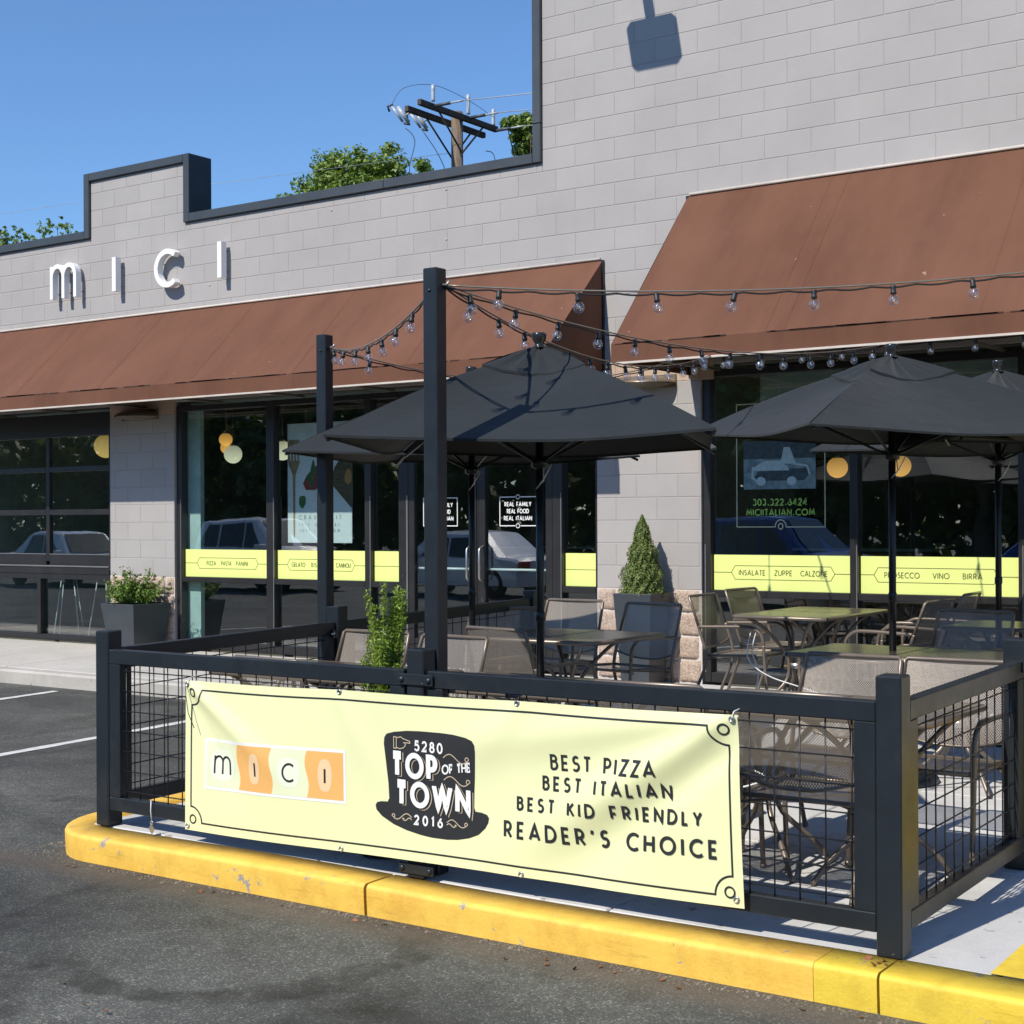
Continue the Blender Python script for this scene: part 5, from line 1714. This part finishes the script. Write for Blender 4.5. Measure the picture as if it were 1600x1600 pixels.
q = MB(); q.tube([(c[0], c[1], c[2]), (c[0] - .02, -6.40, c[2] - .03), (c[0] - .05, -6.39, c[2] - .09), (c[0] - .09, -6.388, c[2] - .07)], .003, 5); q.build('tie', M['cable_white'], bn)
# small padlock tag hanging from the bottom rail
tg = thing('hanging_tag', 'small grey tag hanging by a white cord from the bottom rail near the left corner', 'tag', (-5.80, -6.425, -.06))
q = MB(); q.tube([(0, 0, .08), (.004, -.006, .03), (.008, -.004, -.02)], .003, 6); q.build('cord', M['cable_white'], tg)
q = MB(); q.lathe([(.006, 0), (.009, .004), (.012, 0), (.009, -.004), (.006, 0)], 10, T=Matrix.Translation((.008, -.004, -.03)) @ Matrix.Rotation(R(90), 4, 'X')); q.build('ring', M['steel'], tg)
q = MB(); q.prism([(.008, -.035), (.03, -.055), (.012, -.085), (-.014, -.06)], -.007, -.004); q.build('tag_plate', M['steel'], tg)

# ================================================================== CHAIRS AND TABLES
def bez(p, n=6):
    """Catmull-Rom through points"""
    P = [Vector(q) for q in p]; out = []
    for i in range(len(P) - 1):
        a = P[max(i - 1, 0)]; b = P[i]; c = P[i + 1]; d = P[min(i + 2, len(P) - 1)]
        for k in range(n):
            t = k / n
            out.append(.5 * ((2 * b) + (c - a) * t + (2 * a - 5 * b + 4 * c - d) * t * t + (3 * b - a - 3 * c + d) * t ** 3))
    out.append(P[-1])
    return out
def make_chair():
    t = thing('patio_armchair', 'x', 'chair', (0, 0, 0), group='bronze mesh patio armchairs')
    W2_ = .245; tr = .0125
    def seatf(u, v):
        x = -.21 + .45 * v; y = (-W2_ + 2 * W2_ * u)
        z = .425 + .018 * v - .016 * math.sin(PI * u) * math.sin(PI * min(1, v * 1.1)) - (.014 * max(0, v - .85) / .15)
        return (x, y, z)
    q = MB(); q.grid(seatf, 10, 8, uvfn=lambda u, v: (u * .49, v * .45)); q.build('seat', M['chair_mesh'], t)
    def backf(u, v):
        y = (-.24 + .48 * u)
        x = -.245 - .115 * v - .022 * math.sin(PI * u) * (.4 + .6 * (1 - v)); z = .505 + .355 * v
        if v < .02: z -= .03 * math.sin(PI * u)
        return (x, y, z)
    q = MB(); q.grid(backf, 10, 8, uvfn=lambda u, v: (u * .48, v * .37)); q.build('backrest', M['chair_mesh'], t)
    for s in (-1, 1):
        y = s * .262
        q = MB(); q.tube(bez([(.285, y, .0), (.262, y, .22), (.245, y, .43), (.24, y, .52)], 4), tr, 8); q.tube([(.285, y, 0), (.285, y, .025)], .0155, 8); q.build('leg', M['bronze'], t)
        q = MB(); q.tube(bez([(.24, y, .52), (.225, y, .59), (.17, y, .638), (.09, y, .65), (-.12, y, .645), (-.27, y, .64)], 5), tr, 8); q.build('armrest', M['bronze'], t)
        q = MB(); q.tube(bez([(-.36, y * .98, 0), (-.30, y * .98, .16), (-.225, y * .98, .34), (-.215, y * .98, .44), (-.245, y * .98, .55), (-.275, y * .97, .64)], 4), tr, 8); q.tube([(-.36, y * .98, 0), (-.355, y * .98, .025)], .0155, 8); q.build('leg', M['bronze'], t)
    q = MB()
    q.tube([(-.275, -.254, .64), (-.352, -.246, .852), (-.36, -.232, .864), (-.36, .232, .864), (-.352, .246, .852), (-.275, .254, .64)], .011, 8)
    q.tube(bez([(-.245, -.25, .52), (-.265, -.12, .485), (-.268, 0, .477), (-.265, .12, .485), (-.245, .25, .52)], 3), .008, 6)
    q.build('back_frame', M['bronze'], t)
    q = MB()
    q.tube([(-.21, -.25, .428), (.225, -.25, .444), (.245, -.235, .436), (.245, .235, .436), (.225, .25, .444), (-.21, .25, .428), (-.215, -.25, .428)], .0105, 8)
    q.tube([(.20, -.25, .42), (-.22, .25, .40)], .006, 6); q.tube([(.20, .25, .42), (-.22, -.25, .40)], .006, 6)
    q.build('seat_frame', M['bronze'], t)
    return t
def make_table(Lx, Ly, clusters, H=.738):
    t = thing('patio_table', 'x', 'table', (0, 0, 0), group='bronze metal patio tables')
    q = MB(); q.box(-Lx / 2 + .012, Lx / 2 - .012, -Ly / 2 + .012, Ly / 2 - .012, H - .022, H - .0015, .004)
    q.build('top', M['table_top'], t)
    q = MB()
    c = .025
    lo = [(-Lx / 2 + c, -Ly / 2, H - .015), (Lx / 2 - c, -Ly / 2, H - .015), (Lx / 2, -Ly / 2 + c, H - .015), (Lx / 2, Ly / 2 - c, H - .015), (Lx / 2 - c, Ly / 2, H - .015), (-Lx / 2 + c, Ly / 2, H - .015), (-Lx / 2, Ly / 2 - c, H - .015), (-Lx / 2, -Ly / 2 + c, H - .015), (-Lx / 2 + c, -Ly / 2, H - .015)]
    q.tube(lo, .0145, 8, cap=False); q.build('rim', M['bronze'], t)
    q = MB(); q.box(-.0035, .0035, -Ly / 2 + .02, Ly / 2 - .02, H - .0014, H - .0004) if Lx > Ly else q.box(-Lx / 2 + .02, Lx / 2 - .02, -.0035, .0035, H - .0014, H - .0004)
    q.build('top_seam', M['frame'], t)
    for cx, cy in clusters:
        for sx in (-1, 1):
            for sy in (-1, 1):
                q = MB()
                q.tube(bez([(cx + sx * .27, cy + sy * .25, H - .03), (cx + sx * .19, cy + sy * .17, H - .10), (cx + sx * .07, cy + sy * .065, H - .27), (cx + sx * .042, cy + sy * .04, H - .38),
                            (cx + sx * .065, cy + sy * .06, H - .50), (cx + sx * .17, cy + sy * .155, H - .63), (cx + sx * .235, cy + sy * .215, .0)], 5), .0125, 8)
                q.build('leg', M['bronze'], t)
        q = MB(); q.lathe([(.045, H - .36), (.052, H - .36), (.052, H - .40), (.045, H - .40)], 14, (cx, cy, 0)); q.build('collar', M['steel'], t)
    return t
def put(proto, first, x, y, deg, label, z=None):
    o = proto if first else copy_tree(proto)
    o.location = (x, y, patio_z(y) + .001 if z is None else z)
    o.rotation_euler = (0, 0, R(deg))
    o['label'] = label
    return o
chair = make_chair()
CH = [
 (-5.07, -1.27, 4, 'armchair facing right at the near left corner of the window table'),
 (-5.10, -.60, -3, 'armchair facing right at the far left corner of the window table'),
 (-3.95, -1.22, 176, 'armchair facing left at the near right side of the window table'),
 (-3.98, -.50, 184, 'armchair facing left at the far right side of the window table'),
 (-6.12, -2.36, 270, 'armchair on the far side of the dark middle table, back half sunlit'),
 (-5.44, -2.45, 262, 'shaded armchair behind the middle table and before the tall tapered planter'),
 (-5.13, -3.98, 80, 'brown armchair seen from behind, cut by the pole of the nearest umbrella'),
 (-5.26, -5.02, 266, 'sunlit armchair with its back just right of the middle black post'),
 (-5.84, -4.98, 272, 'sunlit armchair half hidden by the small yew bush'),
 (-6.00, -3.15, 300, 'armchair behind the middle black post near the left fence'),
 (-2.86, -4.98, 268, 'sunlit armchair with umbrella shadow on its mesh back, left of the right corner post'),
 (-2.34, -4.96, 271, 'sunlit armchair with mesh back right of the right corner post'),
 (-3.16, -2.22, 268, 'dark armchair on the far side of the right umbrella table'),
 (-2.52, -5.77, 92, 'armchair with tall mesh back behind the wire right of the banner end'),
 (-3.16, -5.77, 95, 'armchair mostly hidden by the right end of the banner'),
 (-5.25, -5.78, 84, 'armchair behind the left part of the banner, only its arms showing'),
]
for i, (x, y, d, lb) in enumerate(CH): put(chair, i == 0, x, y, d, lb)
rect = make_table(1.2, .72, ((-.28, 0), (.28, 0)))
TB = [
 (-4.66, -1.0, 90, 'table by the window with a lime sheen on its top'),
 (-5.45, -5.44, 0, 'table behind the left part of the banner fence'),
 (-4.12, -5.44, 0, 'table under the nearest umbrella, hidden behind the banner fence rail'),
 (-2.66, -5.43, 0, 'table behind the right corner of the front fence'),
 (-3.05, -3.32, 0, 'table around the pole of the right umbrella'),
 (-2.80, -1.45, 0, 'table close to the right window under the lime strip'),
]
for i, (x, y, d, lb) in enumerate(TB): put(rect, i == 0, x, y, d, lb)
sq = make_table(.94, .92, ((0, 0),))
put(sq, True, -5.38, -3.24, 0, 'square dark table in the middle of the patio with a green sheen')
cbm = [('white cable lock hanging from the window table and looping to its chair', [(-4.92, -1.45, .66), (-4.9, -1.6, .42), (-4.7, -1.7, .30), (-4.3, -1.9, .24), (-3.9, -2.2, .20), (-3.6, -2.4, .12)]),
       ('white cable lock dangling under the left window table chair', [(-4.86, -1.5, .64), (-4.90, -1.52, .45), (-4.86, -1.5, .3), (-4.88, -1.52, .14)]),
       ('white cable lock looped around the chair legs right of the banner', [(-3.3, -5.75, .28), (-3.1, -5.8, .38), (-2.9, -5.75, .36), (-2.75, -5.8, .33), (-2.85, -5.9, .29), (-3.05, -5.9, .27), (-3.3, -5.75, .28)])]
for lb, pts in cbm:
    q = MB(); q.tube(bez(pts, 6), .0045, 6); tag(q.build('cable_lock', M['cable_white']), lb, 'cable lock', 'white cable locks on the furniture')

# ================================================================== PLANTERS AND PLANTS
def planter(x, y, h, wt, wb, label, dt=None):
    dt = dt or wt
    t = thing('planter', label, 'planter', (x, y, patio_z(y)), group='tapered charcoal planters by the wall')
    k = wb / wt
    q = MB(); c = .008
    def ring(w, d, z): return [(-w / 2, -d / 2, z), (w / 2, -d / 2, z), (w / 2, d / 2, z), (-w / 2, d / 2, z)]
    rs = [ring(wb, dt * k, .004), ring(wt, dt, h - .006), ring(wt - .008, dt - .008, h), ring(wt - .05, dt - .05, h), ring(wt - .06, dt - .06, h - .06)]
    vs = [v for r_ in rs for v in r_]
    fs = [(i * 4 + j, i * 4 + (j + 1) % 4, i * 4 + 4 + (j + 1) % 4, i * 4 + 4 + j) for i in range(4) for j in range(4)] + [(3, 2, 1, 0)]
    q.add(vs, fs); q.build('pot', M['planter'], t)
    q = MB()
    q.grid(lambda u, v: ((u - .5) * (wt - .058), (v - .5) * (dt - .058), h - .045 + .02 * math.sin(u * 7) * math.sin(v * 6)), 8, 8); q.build('soil', M['soil'], t)
    return t
planter(-12.93, -.33, .53, .53, .40, 'short wide charcoal planter at the foot of the left column')
planter(-6.565, -.235, .785, .37, .27, 'tall tapered charcoal planter against the stone base of the middle column')
# conical spruce
def spruce(x, y, z, h, r0):
    t = thing('conical_spruce', 'dense cone shaped dwarf spruce growing in the tall planter', 'shrub', (x, y, z))
    g = np.random.default_rng(4)
    P = []; N = []
    for i in range(17000):
        v = g.random() ** 1.25
        prof = r0 * ((1 - v) ** .78) * (1 + .10 * math.sin(v * 23 + 1)) * (1 - .3 * max(0, .12 - v) / .12)
        a = g.random() * 2 * PI
        lump = 1 + .10 * math.sin(5 * a + 9 * v) + .10 * math.sin(13 * a - 31 * v) + .06 * math.sin(23 * a + 47 * v)
        rr = prof * lump * (0.72 + .3 * g.random() ** .5)
        P.append((rr * math.cos(a), rr * math.sin(a), v * h + g.normal(0, .006)))
        N.append((math.cos(a), math.sin(a), .55))
    leaves(P, N, .021, M['leaf_spruce'], 'foliage', t, 5, .42, .7)
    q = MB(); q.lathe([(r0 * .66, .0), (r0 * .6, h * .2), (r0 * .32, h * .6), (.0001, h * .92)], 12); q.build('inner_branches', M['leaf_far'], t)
    q = MB(); q.tube([(0, 0, -.06), (0, 0, h * .5)], .018, 8); q.build('trunk', M['bark'], t)
spruce(-6.565, -.235, patio_z(-.235) + .74, .71, .205)
def boxwood(x, y, z):
    t = thing('boxwood_bush', 'loose green boxwood bush spilling over the short wide planter', 'shrub', (x, y, z))
    g = np.random.default_rng(8)
    P = []; N = []; q = MB()
    for i in range(130):
        a = g.random() * 2 * PI; lean = g.uniform(.1, 1.15); L = g.uniform(.22, .46)
        d = np.array([math.cos(a) * lean, math.sin(a) * lean, 1.0]); d /= np.linalg.norm(d)
        s = np.array([math.cos(a) * .12 * g.random(), math.sin(a) * .12 * g.random(), 0])
        pts = []
        for k in range(7):
            u = k / 6
            pts.append(s + d * L * u + np.array([0, 0, -.08 * lean * u * u]) + g.normal(0, .006, 3))
        q.tube([tuple(p) for p in pts], [.004 * (1 - .6 * k / 6) for k in range(7)], 4)
        for k in range(34):
            u = .25 + .78 * g.random()
            b = s + d * L * u + np.array([0, 0, -.08 * lean * u * u])
            P.append(b + g.normal(0, .016, 3)); N.append(d + g.normal(0, .6, 3))
    q.build('stems', M['bark'], t)
    leaves(P, N, .038, M['leaf_box'], 'foliage', t, 9, .55, .5)
boxwood(-12.93, -.33, patio_z(-.33) + .49)
# yew behind the banner fence
def yew(x, y):
    t = thing('potted_yew', 'bright green upright yew with two tufts in a dark pot left of the middle post', 'shrub', (x, y, patio_z(y)))
    q = MB(); q.lathe([(.0001, .004), (.12, .004), (.165, .40), (.175, .42), (.16, .42), (.15, .37)], 20); q.build('pot', M['planter'], t)
    q = MB(); q.lathe([(.0001, .385), (.152, .372)], 16); q.build('soil', M['soil'], t)
    g = np.random.default_rng(12)
    P = []; N = []; q = MB()
    for i in range(60):
        a = g.random() * 2 * PI
        kind = i % 3
        if kind == 0: z0, L, lean, sp = .40, g.uniform(.28, .40), g.uniform(.05, .34), .03
        elif kind == 1: z0, L, lean, sp = .64, g.uniform(.22, .38), g.uniform(.03, .34), .035
        else: z0, L, lean, sp = .74, g.uniform(.26, .52), g.uniform(.0, .2), .04
        d = np.array([math.cos(a) * lean, math.sin(a) * lean, 1.0]); d /= np.linalg.norm(d)
        s_ = np.array([math.cos(a) * sp, math.sin(a) * sp, z0])
        pts = [s_ + d * L * k / 6 for k in range(7)]
        q.tube([(0, 0, .37), (s_[0] * .5, s_[1] * .5, .37 + (z0 - .37) * .6)] + [tuple(p) for p in pts], [.007, .006] + [.005 * (1 - .7 * k / 6) for k in range(7)], 4)
        for k in range(int(720 * L)):
            u = .05 + .97 * g.random()
            ax = g.normal(0, 1, 3); ax -= d * ax.dot(d); ax /= np.linalg.norm(ax)
            P.append(s_ + d * L * u + ax * .012 + g.normal(0, .003, 3)); N.append(ax * .3 + g.normal(0, .6, 3))
    q.build('stems', M['bark'], t)
    leaves(P, N, .025, M['leaf_yew'], 'foliage', t, 13, .26, .4)
yew(-4.53, -6.12)

# ================================================================== TREES AND UTILITY POLE BEHIND THE BUILDING
def tree(x, y, z0, h, rad, ztop_c, label, n=9000, size=.16, seed=1, mat='leaf_tree', squash=.8, group='trees behind the building', clumps=70, core=.4, cr=(.14, .26)):
    t = thing('broadleaf_tree', label, 'tree', (x, y, z0), group=group)
    g = np.random.default_rng(seed)
    zc = ztop_c - z0
    q = MB()
    q.tube(bez([(0, 0, -.1), (.1, .05, zc * .35), (-.05, .0, zc * .7), (.05, 0, zc)], 4), [rad * .11 * (1 - .05 * k) for k in range(13)], 9)
    q.build('trunk', M['bark'], t)
    C = []
    for i in range(clumps):
        v = g.normal(0, 1, 3); v /= np.linalg.norm(v)
        rr = core + (1 - core) * g.random() ** .6
        lump = 1 + .18 * math.sin(3 * math.atan2(v[1], v[0]) + seed) + .12 * math.sin(5 * v[2] + seed)
        C.append(np.array([v[0] * rad, v[1] * rad, v[2] * rad * squash]) * rr * lump + np.array([0, 0, zc]))
    q = MB()
    for c in C[:22]:
        b = np.array([0, 0, zc * .62]); m_ = (b + c) / 2 + g.normal(0, .15, 3)
        q.tube(bez([tuple(b), tuple(m_), tuple(c)], 3), [rad * .035 * (1 - .12 * k) for k in range(7)], 5)
    q.build('limbs', M['bark'], t)
    P = []; N = []
    per = n // clumps
    for c in C:
        cr_ = rad * g.uniform(*cr)
        v = g.normal(0, 1, (per, 3)); v /= np.linalg.norm(v, axis=1, keepdims=True)
        rr = g.random((per, 1)) ** .5
        P.append(c + v * cr_ * rr * np.array([1, 1, .75])); N.append(v + np.array([0, 0, .5]))
    P = np.concatenate(P); N = np.concatenate(N)
    leaves(P, N, size, M[mat], 'crown', t, seed + 3, .6, .6)
    return t
tree(-25.3, 18, -.135, 11, 1.6, 9.55, 'round green tree left of the utility pole behind the low roof', n=34000, size=.115, seed=2, squash=.8, clumps=230, core=.45)
tree(-23.3, 18.5, -.135, 10, 1.0, 9.55, 'small tree crown just left of the utility pole foot', n=8000, size=.11, seed=5, clumps=60)
tree(-21.6, 19, -.135, 10, .7, 9.2, 'low tree crown right behind the utility pole', n=4400, size=.11, seed=6, clumps=40)
tree(-18.9, 17, -.135, 11, 1.0, 10.2, 'yellow green tree beside the tall wall edge', n=9000, size=.12, seed=7, clumps=60)
tree(-39.8, 18, -.135, 11, .85, 10.0, 'sparse tree top at the far left edge of the roof', n=1700, size=.11, seed=9, clumps=170, mat='leaf_tree', core=.2, cr=(.05, .14))
tree(-37.4, 18, -.135, 11, .95, 9.75, 'sparse tree top left of the stepped parapet', n=1900, size=.11, seed=10, clumps=190, mat='leaf_tree', core=.2, cr=(.05, .14))

up_ = thing('utility_pole', 'weathered wooden utility pole with two crossarms and insulators behind the roof', 'utility pole', (-19.58, 14.37, -.135))
def U(x, y, z): return (x + 19.66, y - 14.37, z + .135)
q = MB(); q.tube([(0, 0, 0), (0, 0, 5), (.0, 0, 10.33)], [.17, .15, .125], 12); q.build('pole', M['pole_wood'], up_)
for dx, z in ((-.17, 9.97), (.17, 10.05)):
    q = MB(); q.box(dx - .05, dx + .05, -1.52, 1.22, z + .135 - .06, z + .135 + .06, .008); q.build('crossarm', M['arm_wood'], up_)
    for s in (-.85, .72):
        q = MB(); q.tube([(dx, s, z + .135 - .05), (dx * .8, .0, z + .135 - .75)], .022, 5); q.build('brace', M['arm_wood'], up_)
for (dx, dy, z, h) in ((.17, -1.05, 10.17, .34), (.17, .18, 10.17, .42), (.17, 1.1, 10.12, .36)):
    q = MB(); q.lathe([(a_ * .78, b_) for a_, b_ in [(.0001, 0), (.05, 0), (.055, .04), (.045, .06), (.055, .10), (.045, .12), (.055, .16), (.045, .18), (.055, h - .1), (.05, h), (.0001, h + .01)]], 12, (dx, dy, z + .13)); q.build('insulator', M['porcelain'], up_)
for (dy, k) in ((-1.35, 0), (-.75, 1)):
    o_ = MB(); 
    c0 = (-.45, dy - .12, 9.98 + .135); c1 = (-.62, dy - .45, 10.2)
    o_.tube([(-.40, dy, 9.78 + .12), (-.58, dy - .14, 10.22)], .028, 10); o_.tube([(-.24, dy, 9.74 + .12), (-.42, dy - .14, 10.18)], .042, 10); o_.tube([(-.17, dy, 10.07), (-.40, dy, 10.0)], .02, 6); o_.build('fuse_cutout', M['porcelain'], up_)
    q = MB(); q.tube([(-.55, dy - .14, 10.25), (-.66, dy - .18, 10.22), (-.68, dy - .1, 10.14)], .025, 6); q.build('fuse_clamp', M['dark_wire'], up_); q = MB(); q.tube([(-.36, dy, 9.86), (-.22, dy, 9.82)], .03, 6); q.build('fuse_clamp', M['dark_wire'], up_)
for (dy, z) in ((-1.05, 10.08), (.18, 10.1), (1.14, 10.02)):
    q = MB(); q.tube([(.22, dy, z + .12), (.62, dy, z + .115)], .035, 8); q.build('strain_insulator', M['dark_wire'], up_)
    q = MB(); q.tube([(.62, dy, z + .115), (.95, dy, z + .11)], .02, 6); q.build('wire_clamp', M['porcelain'], up_)
    q = MB(); q.tube([(.9 + 30 * k / 24 , dy, z + .11 - 1.2 * (k / 24) * (1 - k / 24) * 4 * .5) for k in range(25)], .011, 5); q.build('line', M['line_wire'], up_)
q = MB()
q.tube(bez([(-.6, -1.48, 10.25), (-.4, -1.3, 10.62), (.1, -.9, 10.68), (.17, .18, 10.6), (.45, .75, 10.3)], 6), .006, 4)
q.tube(bez([(-.38, -1.3, 9.78), (-.2, -1.2, 9.5), (-.3, -1.25, 8.8), (-.1, -.9, 8.0)], 5), .009, 4)
q.tube(bez([(-.3, -.8, 9.8), (-.1, -.5, 9.3), (.05, -.2, 8.6)], 5), .009, 4)
q.tube(bez([(.25, .7, 9.6), (.4, .8, 9.5), (.42, .85, 8.9), (.4, .8, 8.0)], 5), .009, 4)
q.build('jumper_wire', M['dark_wire'], up_)
q = MB(); q.tube([(-.1, -.1, 9.45), (-8, -2.5, 9.1), (-22, -5.5, 8.6)], .005, 4); q.build('guy_wire', M['line_wire'], up_)

# ================================================================== ACROSS THE LOT (seen in the glass)
def car(x, y, rz, paint, label, suv=True, L=4.6, Wd=1.84, H=1.72):
    t = thing('parked_car', label, 'car', (x, y, lot_z(y)), rz, group='cars parked across the lot')
    h0 = .28
    belt = H * .58
    if suv: prof = [(-L * .5, .45), (-L * .5, belt - .05), (-L * .475, belt + .02), (-L * .42, H - .08), (-L * .36, H - .01), (L * .02, H), (L * .10, H - .03), (L * .245, belt + .06), (L * .42, belt - .08), (L * .49, belt - .22), (L * .5, .5), (L * .49, h0), (-L * .49, h0)]
    else: prof = [(-L * .5, .5), (-L * .5, belt - .02), (-L * .47, belt + .05), (-L * .34, belt + .09), (-L * .2, H - .04), (-L * .12, H), (L * .06, H), (L * .13, H - .04), (L * .27, belt + .03), (L * .43, belt - .10), (L * .49, belt - .25), (L * .5, .45), (L * .49, h0), (-L * .49, h0)]
    q = MB()
    secs = []
    for yy in (-1, -.97, -.9, -.6, 0, .6, .9, .97, 1):
        a = abs(yy)
        row = []
        for px, pz in prof:
            up_z = max(0, (pz - belt) / (H - belt))
            yk = yy * Wd / 2 * (1 - .2 * up_z)
            sh = 1 - .05 * max(0, a - .6) / .4 * (1 if abs(px) > L * .4 else .3)
            zz = pz - (.05 * max(0, a - .88) / .12 if pz > h0 + .1 else 0) + (.02 * (1 - a) if pz > belt else 0)
            row.append((px * sh, yk, zz))
        secs.append(row)
    n = len(prof); vs = [v for r_ in secs for v in r_]
    fs = [(i * n + j, i * n + (j + 1) % n, (i + 1) * n + (j + 1) % n, (i + 1) * n + j) for i in range(len(secs) - 1) for j in range(n)]
    fs += [tuple(reversed(range(n))), tuple((len(secs) - 1) * n + j for j in range(n))]
    q.add(vs, fs, False); q.build('body', M[paint], t)
    # glass
    for s in (-1, 1):
        def side(px, pz):
            up_z = max(0, (pz - belt) / (H - belt)); return (px, s * (Wd / 2 * (1 - .2 * up_z) + .006 - .0), pz)
        for (a, b) in ((-.40, -.21), (-.19, .0), (.015, .17)) if suv else ((-.22, -.03), (-.012, .16)):
            za = belt + .06; zb = H - .12
            def clipx(f, z):
                xx = f * L
                if f > .1: xx -= (z - za) / (zb - za) * L * .11
                if f < -.3 or (not suv and f < -.2): xx += (z - za) / (zb - za) * L * .06
                return xx
            q = MB(); pts = [side(clipx(a, za), za), side(clipx(b, za), za), side(clipx(b, zb), zb), side(clipx(a, zb), zb)]
            q.add(pts, [(0, 1, 2, 3) if s < 0 else (3, 2, 1, 0)]); q.build('side_window', M['car_dark'], t)
        q = MB(); q.box(L * .17, L * .22, s * (Wd / 2 + .02), s * (Wd / 2 + .2), belt + .02, belt + .16, .02); q.build('mirror', M[paint], t)
        q = MB(); q.box(L * .425, L * .492, s * Wd * .28, s * Wd * .455, belt - .30, belt - .16, .03); q.build('headlight', M['lamp_lens'], t)
        q = MB(); q.box(-L * .503, -L * .47, s * Wd * .33, s * Wd * .47, belt - .25, belt - .02, .02); q.build('tail_light', M['red_lens'], t)
        for fx in (-.31, .31):
            T = Matrix.Translation((fx * L, s * (Wd / 2 - .1), .335)) @ Matrix.Rotation(R(90), 4, 'X')
            q = MB(); q.lathe([(.2, -.11), (.31, -.11), (.335, -.08), (.335, .08), (.31, .11), (.2, .11)], 22, T=T); wh = q.build('wheel', M['tyre'], t)
            q = MB(); q.lathe([(.0001, .0), (.06, .02), (.2, .0)], 14, T=Matrix.Translation((fx * L, s * (Wd / 2 - .1), .335)) @ Matrix.Rotation(R(-90) * s * -1, 4, 'X') @ Matrix.Translation((0, 0, .10))); q.build('rim', M['car_silver'], wh)
    fx0, fx1 = (L * .105, L * .24) if suv else (L * .135, L * .265)
    q = MB(); z0, z1 = belt + .09, H - .05
    q.add([(fx1 + .01, -Wd * .40, z0), (fx1 + .01, Wd * .40, z0), (fx0 + .02, Wd * .34, z1), (fx0 + .02, -Wd * .34, z1)], [(0, 1, 2, 3)]); q.build('windscreen', M['car_dark'], t)
    q = MB(); q.box(L * .47, L * .503, -Wd * .25, Wd * .25, belt - .33, belt - .18, .01); q.build('grille', M['car_dark'], t)
    return t
car(-27.5, -16.6, R(8), 'car_silver', 'silver sport utility car reflected in the left window', True, 4.7, 1.86, 1.84)
car(-21.5, -17.2, R(184), 'car_silver', 'silver saloon car reflected in the glass doors', False, 4.6, 1.8, 1.5)
car(-13.2, -16.6, R(6), 'car_blue', 'blue sport utility car reflected in the right window', True, 4.7, 1.86, 1.8)
car(-7.6, -17.0, R(182), 'car_blue', 'blue saloon car reflected at the right end of the right window', False, 4.5, 1.8, 1.5)
car(-34.6, -16.0, R(8), 'car_silver', 'pale saloon car reflected in the overhead glass door', False, 4.6, 1.8, 1.5)
# planted strip with a kerb, gravel and a sign post
q = MB(); q.box(-60, 10, -21.35, -21.15, -.6, -.2, .02); tag(q.build('kerb', M['kerb_grey']), kind='structure')
q = MB(); q.grid(lambda u, v: (-60 + 70 * u, -24.8 + 3.6 * v, -.22 + .05 * math.sin(u * 150) * math.sin(v * 20)), 140, 8, smooth=False); tag(q.build('gravel_bed', M['gravel']), kind='structure')
sp = thing('lot_light_pole', 'dark lamp pole in the gravel bed across the lot', 'lamp post', (-33, -22.6, -.3))
q = MB(); q.tube([(0, 0, 0), (0, 0, 6.2)], [.09, .06], 10); q.build('pole', M['fence'], sp)
q = MB(); q.box(-.2, .2, -.9, -.1, 6.1, 6.25, .03); q.build('lamp_head', M['lamp_bronze'], sp)
tx = [-92, -84, -76, -69, -62, -56, -50, -44, -39, -34, -29, -24, -19, -14, -8, -2, 5]
rr = random.Random(21)
cols = ['tallest', 'broad', 'dense', 'rounded', 'leaning', 'low', 'spreading', 'narrow', 'ragged', 'full', 'wide', 'high', 'shaggy', 'dark', 'squat', 'open', 'thick']
for i, x in enumerate(tx):
    tree(x, -46 + rr.uniform(-3, 3), -.35, 9, rr.uniform(3.8, 5.0), rr.uniform(4.6, 6.0), '%s green tree of the row across the lot, number %d from the west' % (cols[i], i + 1) if False else '%s green tree in the row across the lot behind the parked cars' % cols[i], n=7000, size=.62, seed=30 + i, mat='leaf_far', group='tree row across the lot', clumps=60, core=.1, squash=1.0)
g = np.random.default_rng(77)
N_ = 42000
hp = np.stack([g.uniform(-112, 22, N_), -53 + g.normal(0, .8, N_), -.4 + 8.2 * g.random(N_) ** .8], axis=1)
hp[:, 2] *= 1 + .16 * np.sin(hp[:, 0] * .5) + .1 * np.sin(hp[:, 0] * 1.3)
tag(leaves(hp, np.tile([0, 1, .3], (N_, 1)), .75, M['leaf_far'], 'far_treeline', None, 5, .7, .7), kind='stuff')
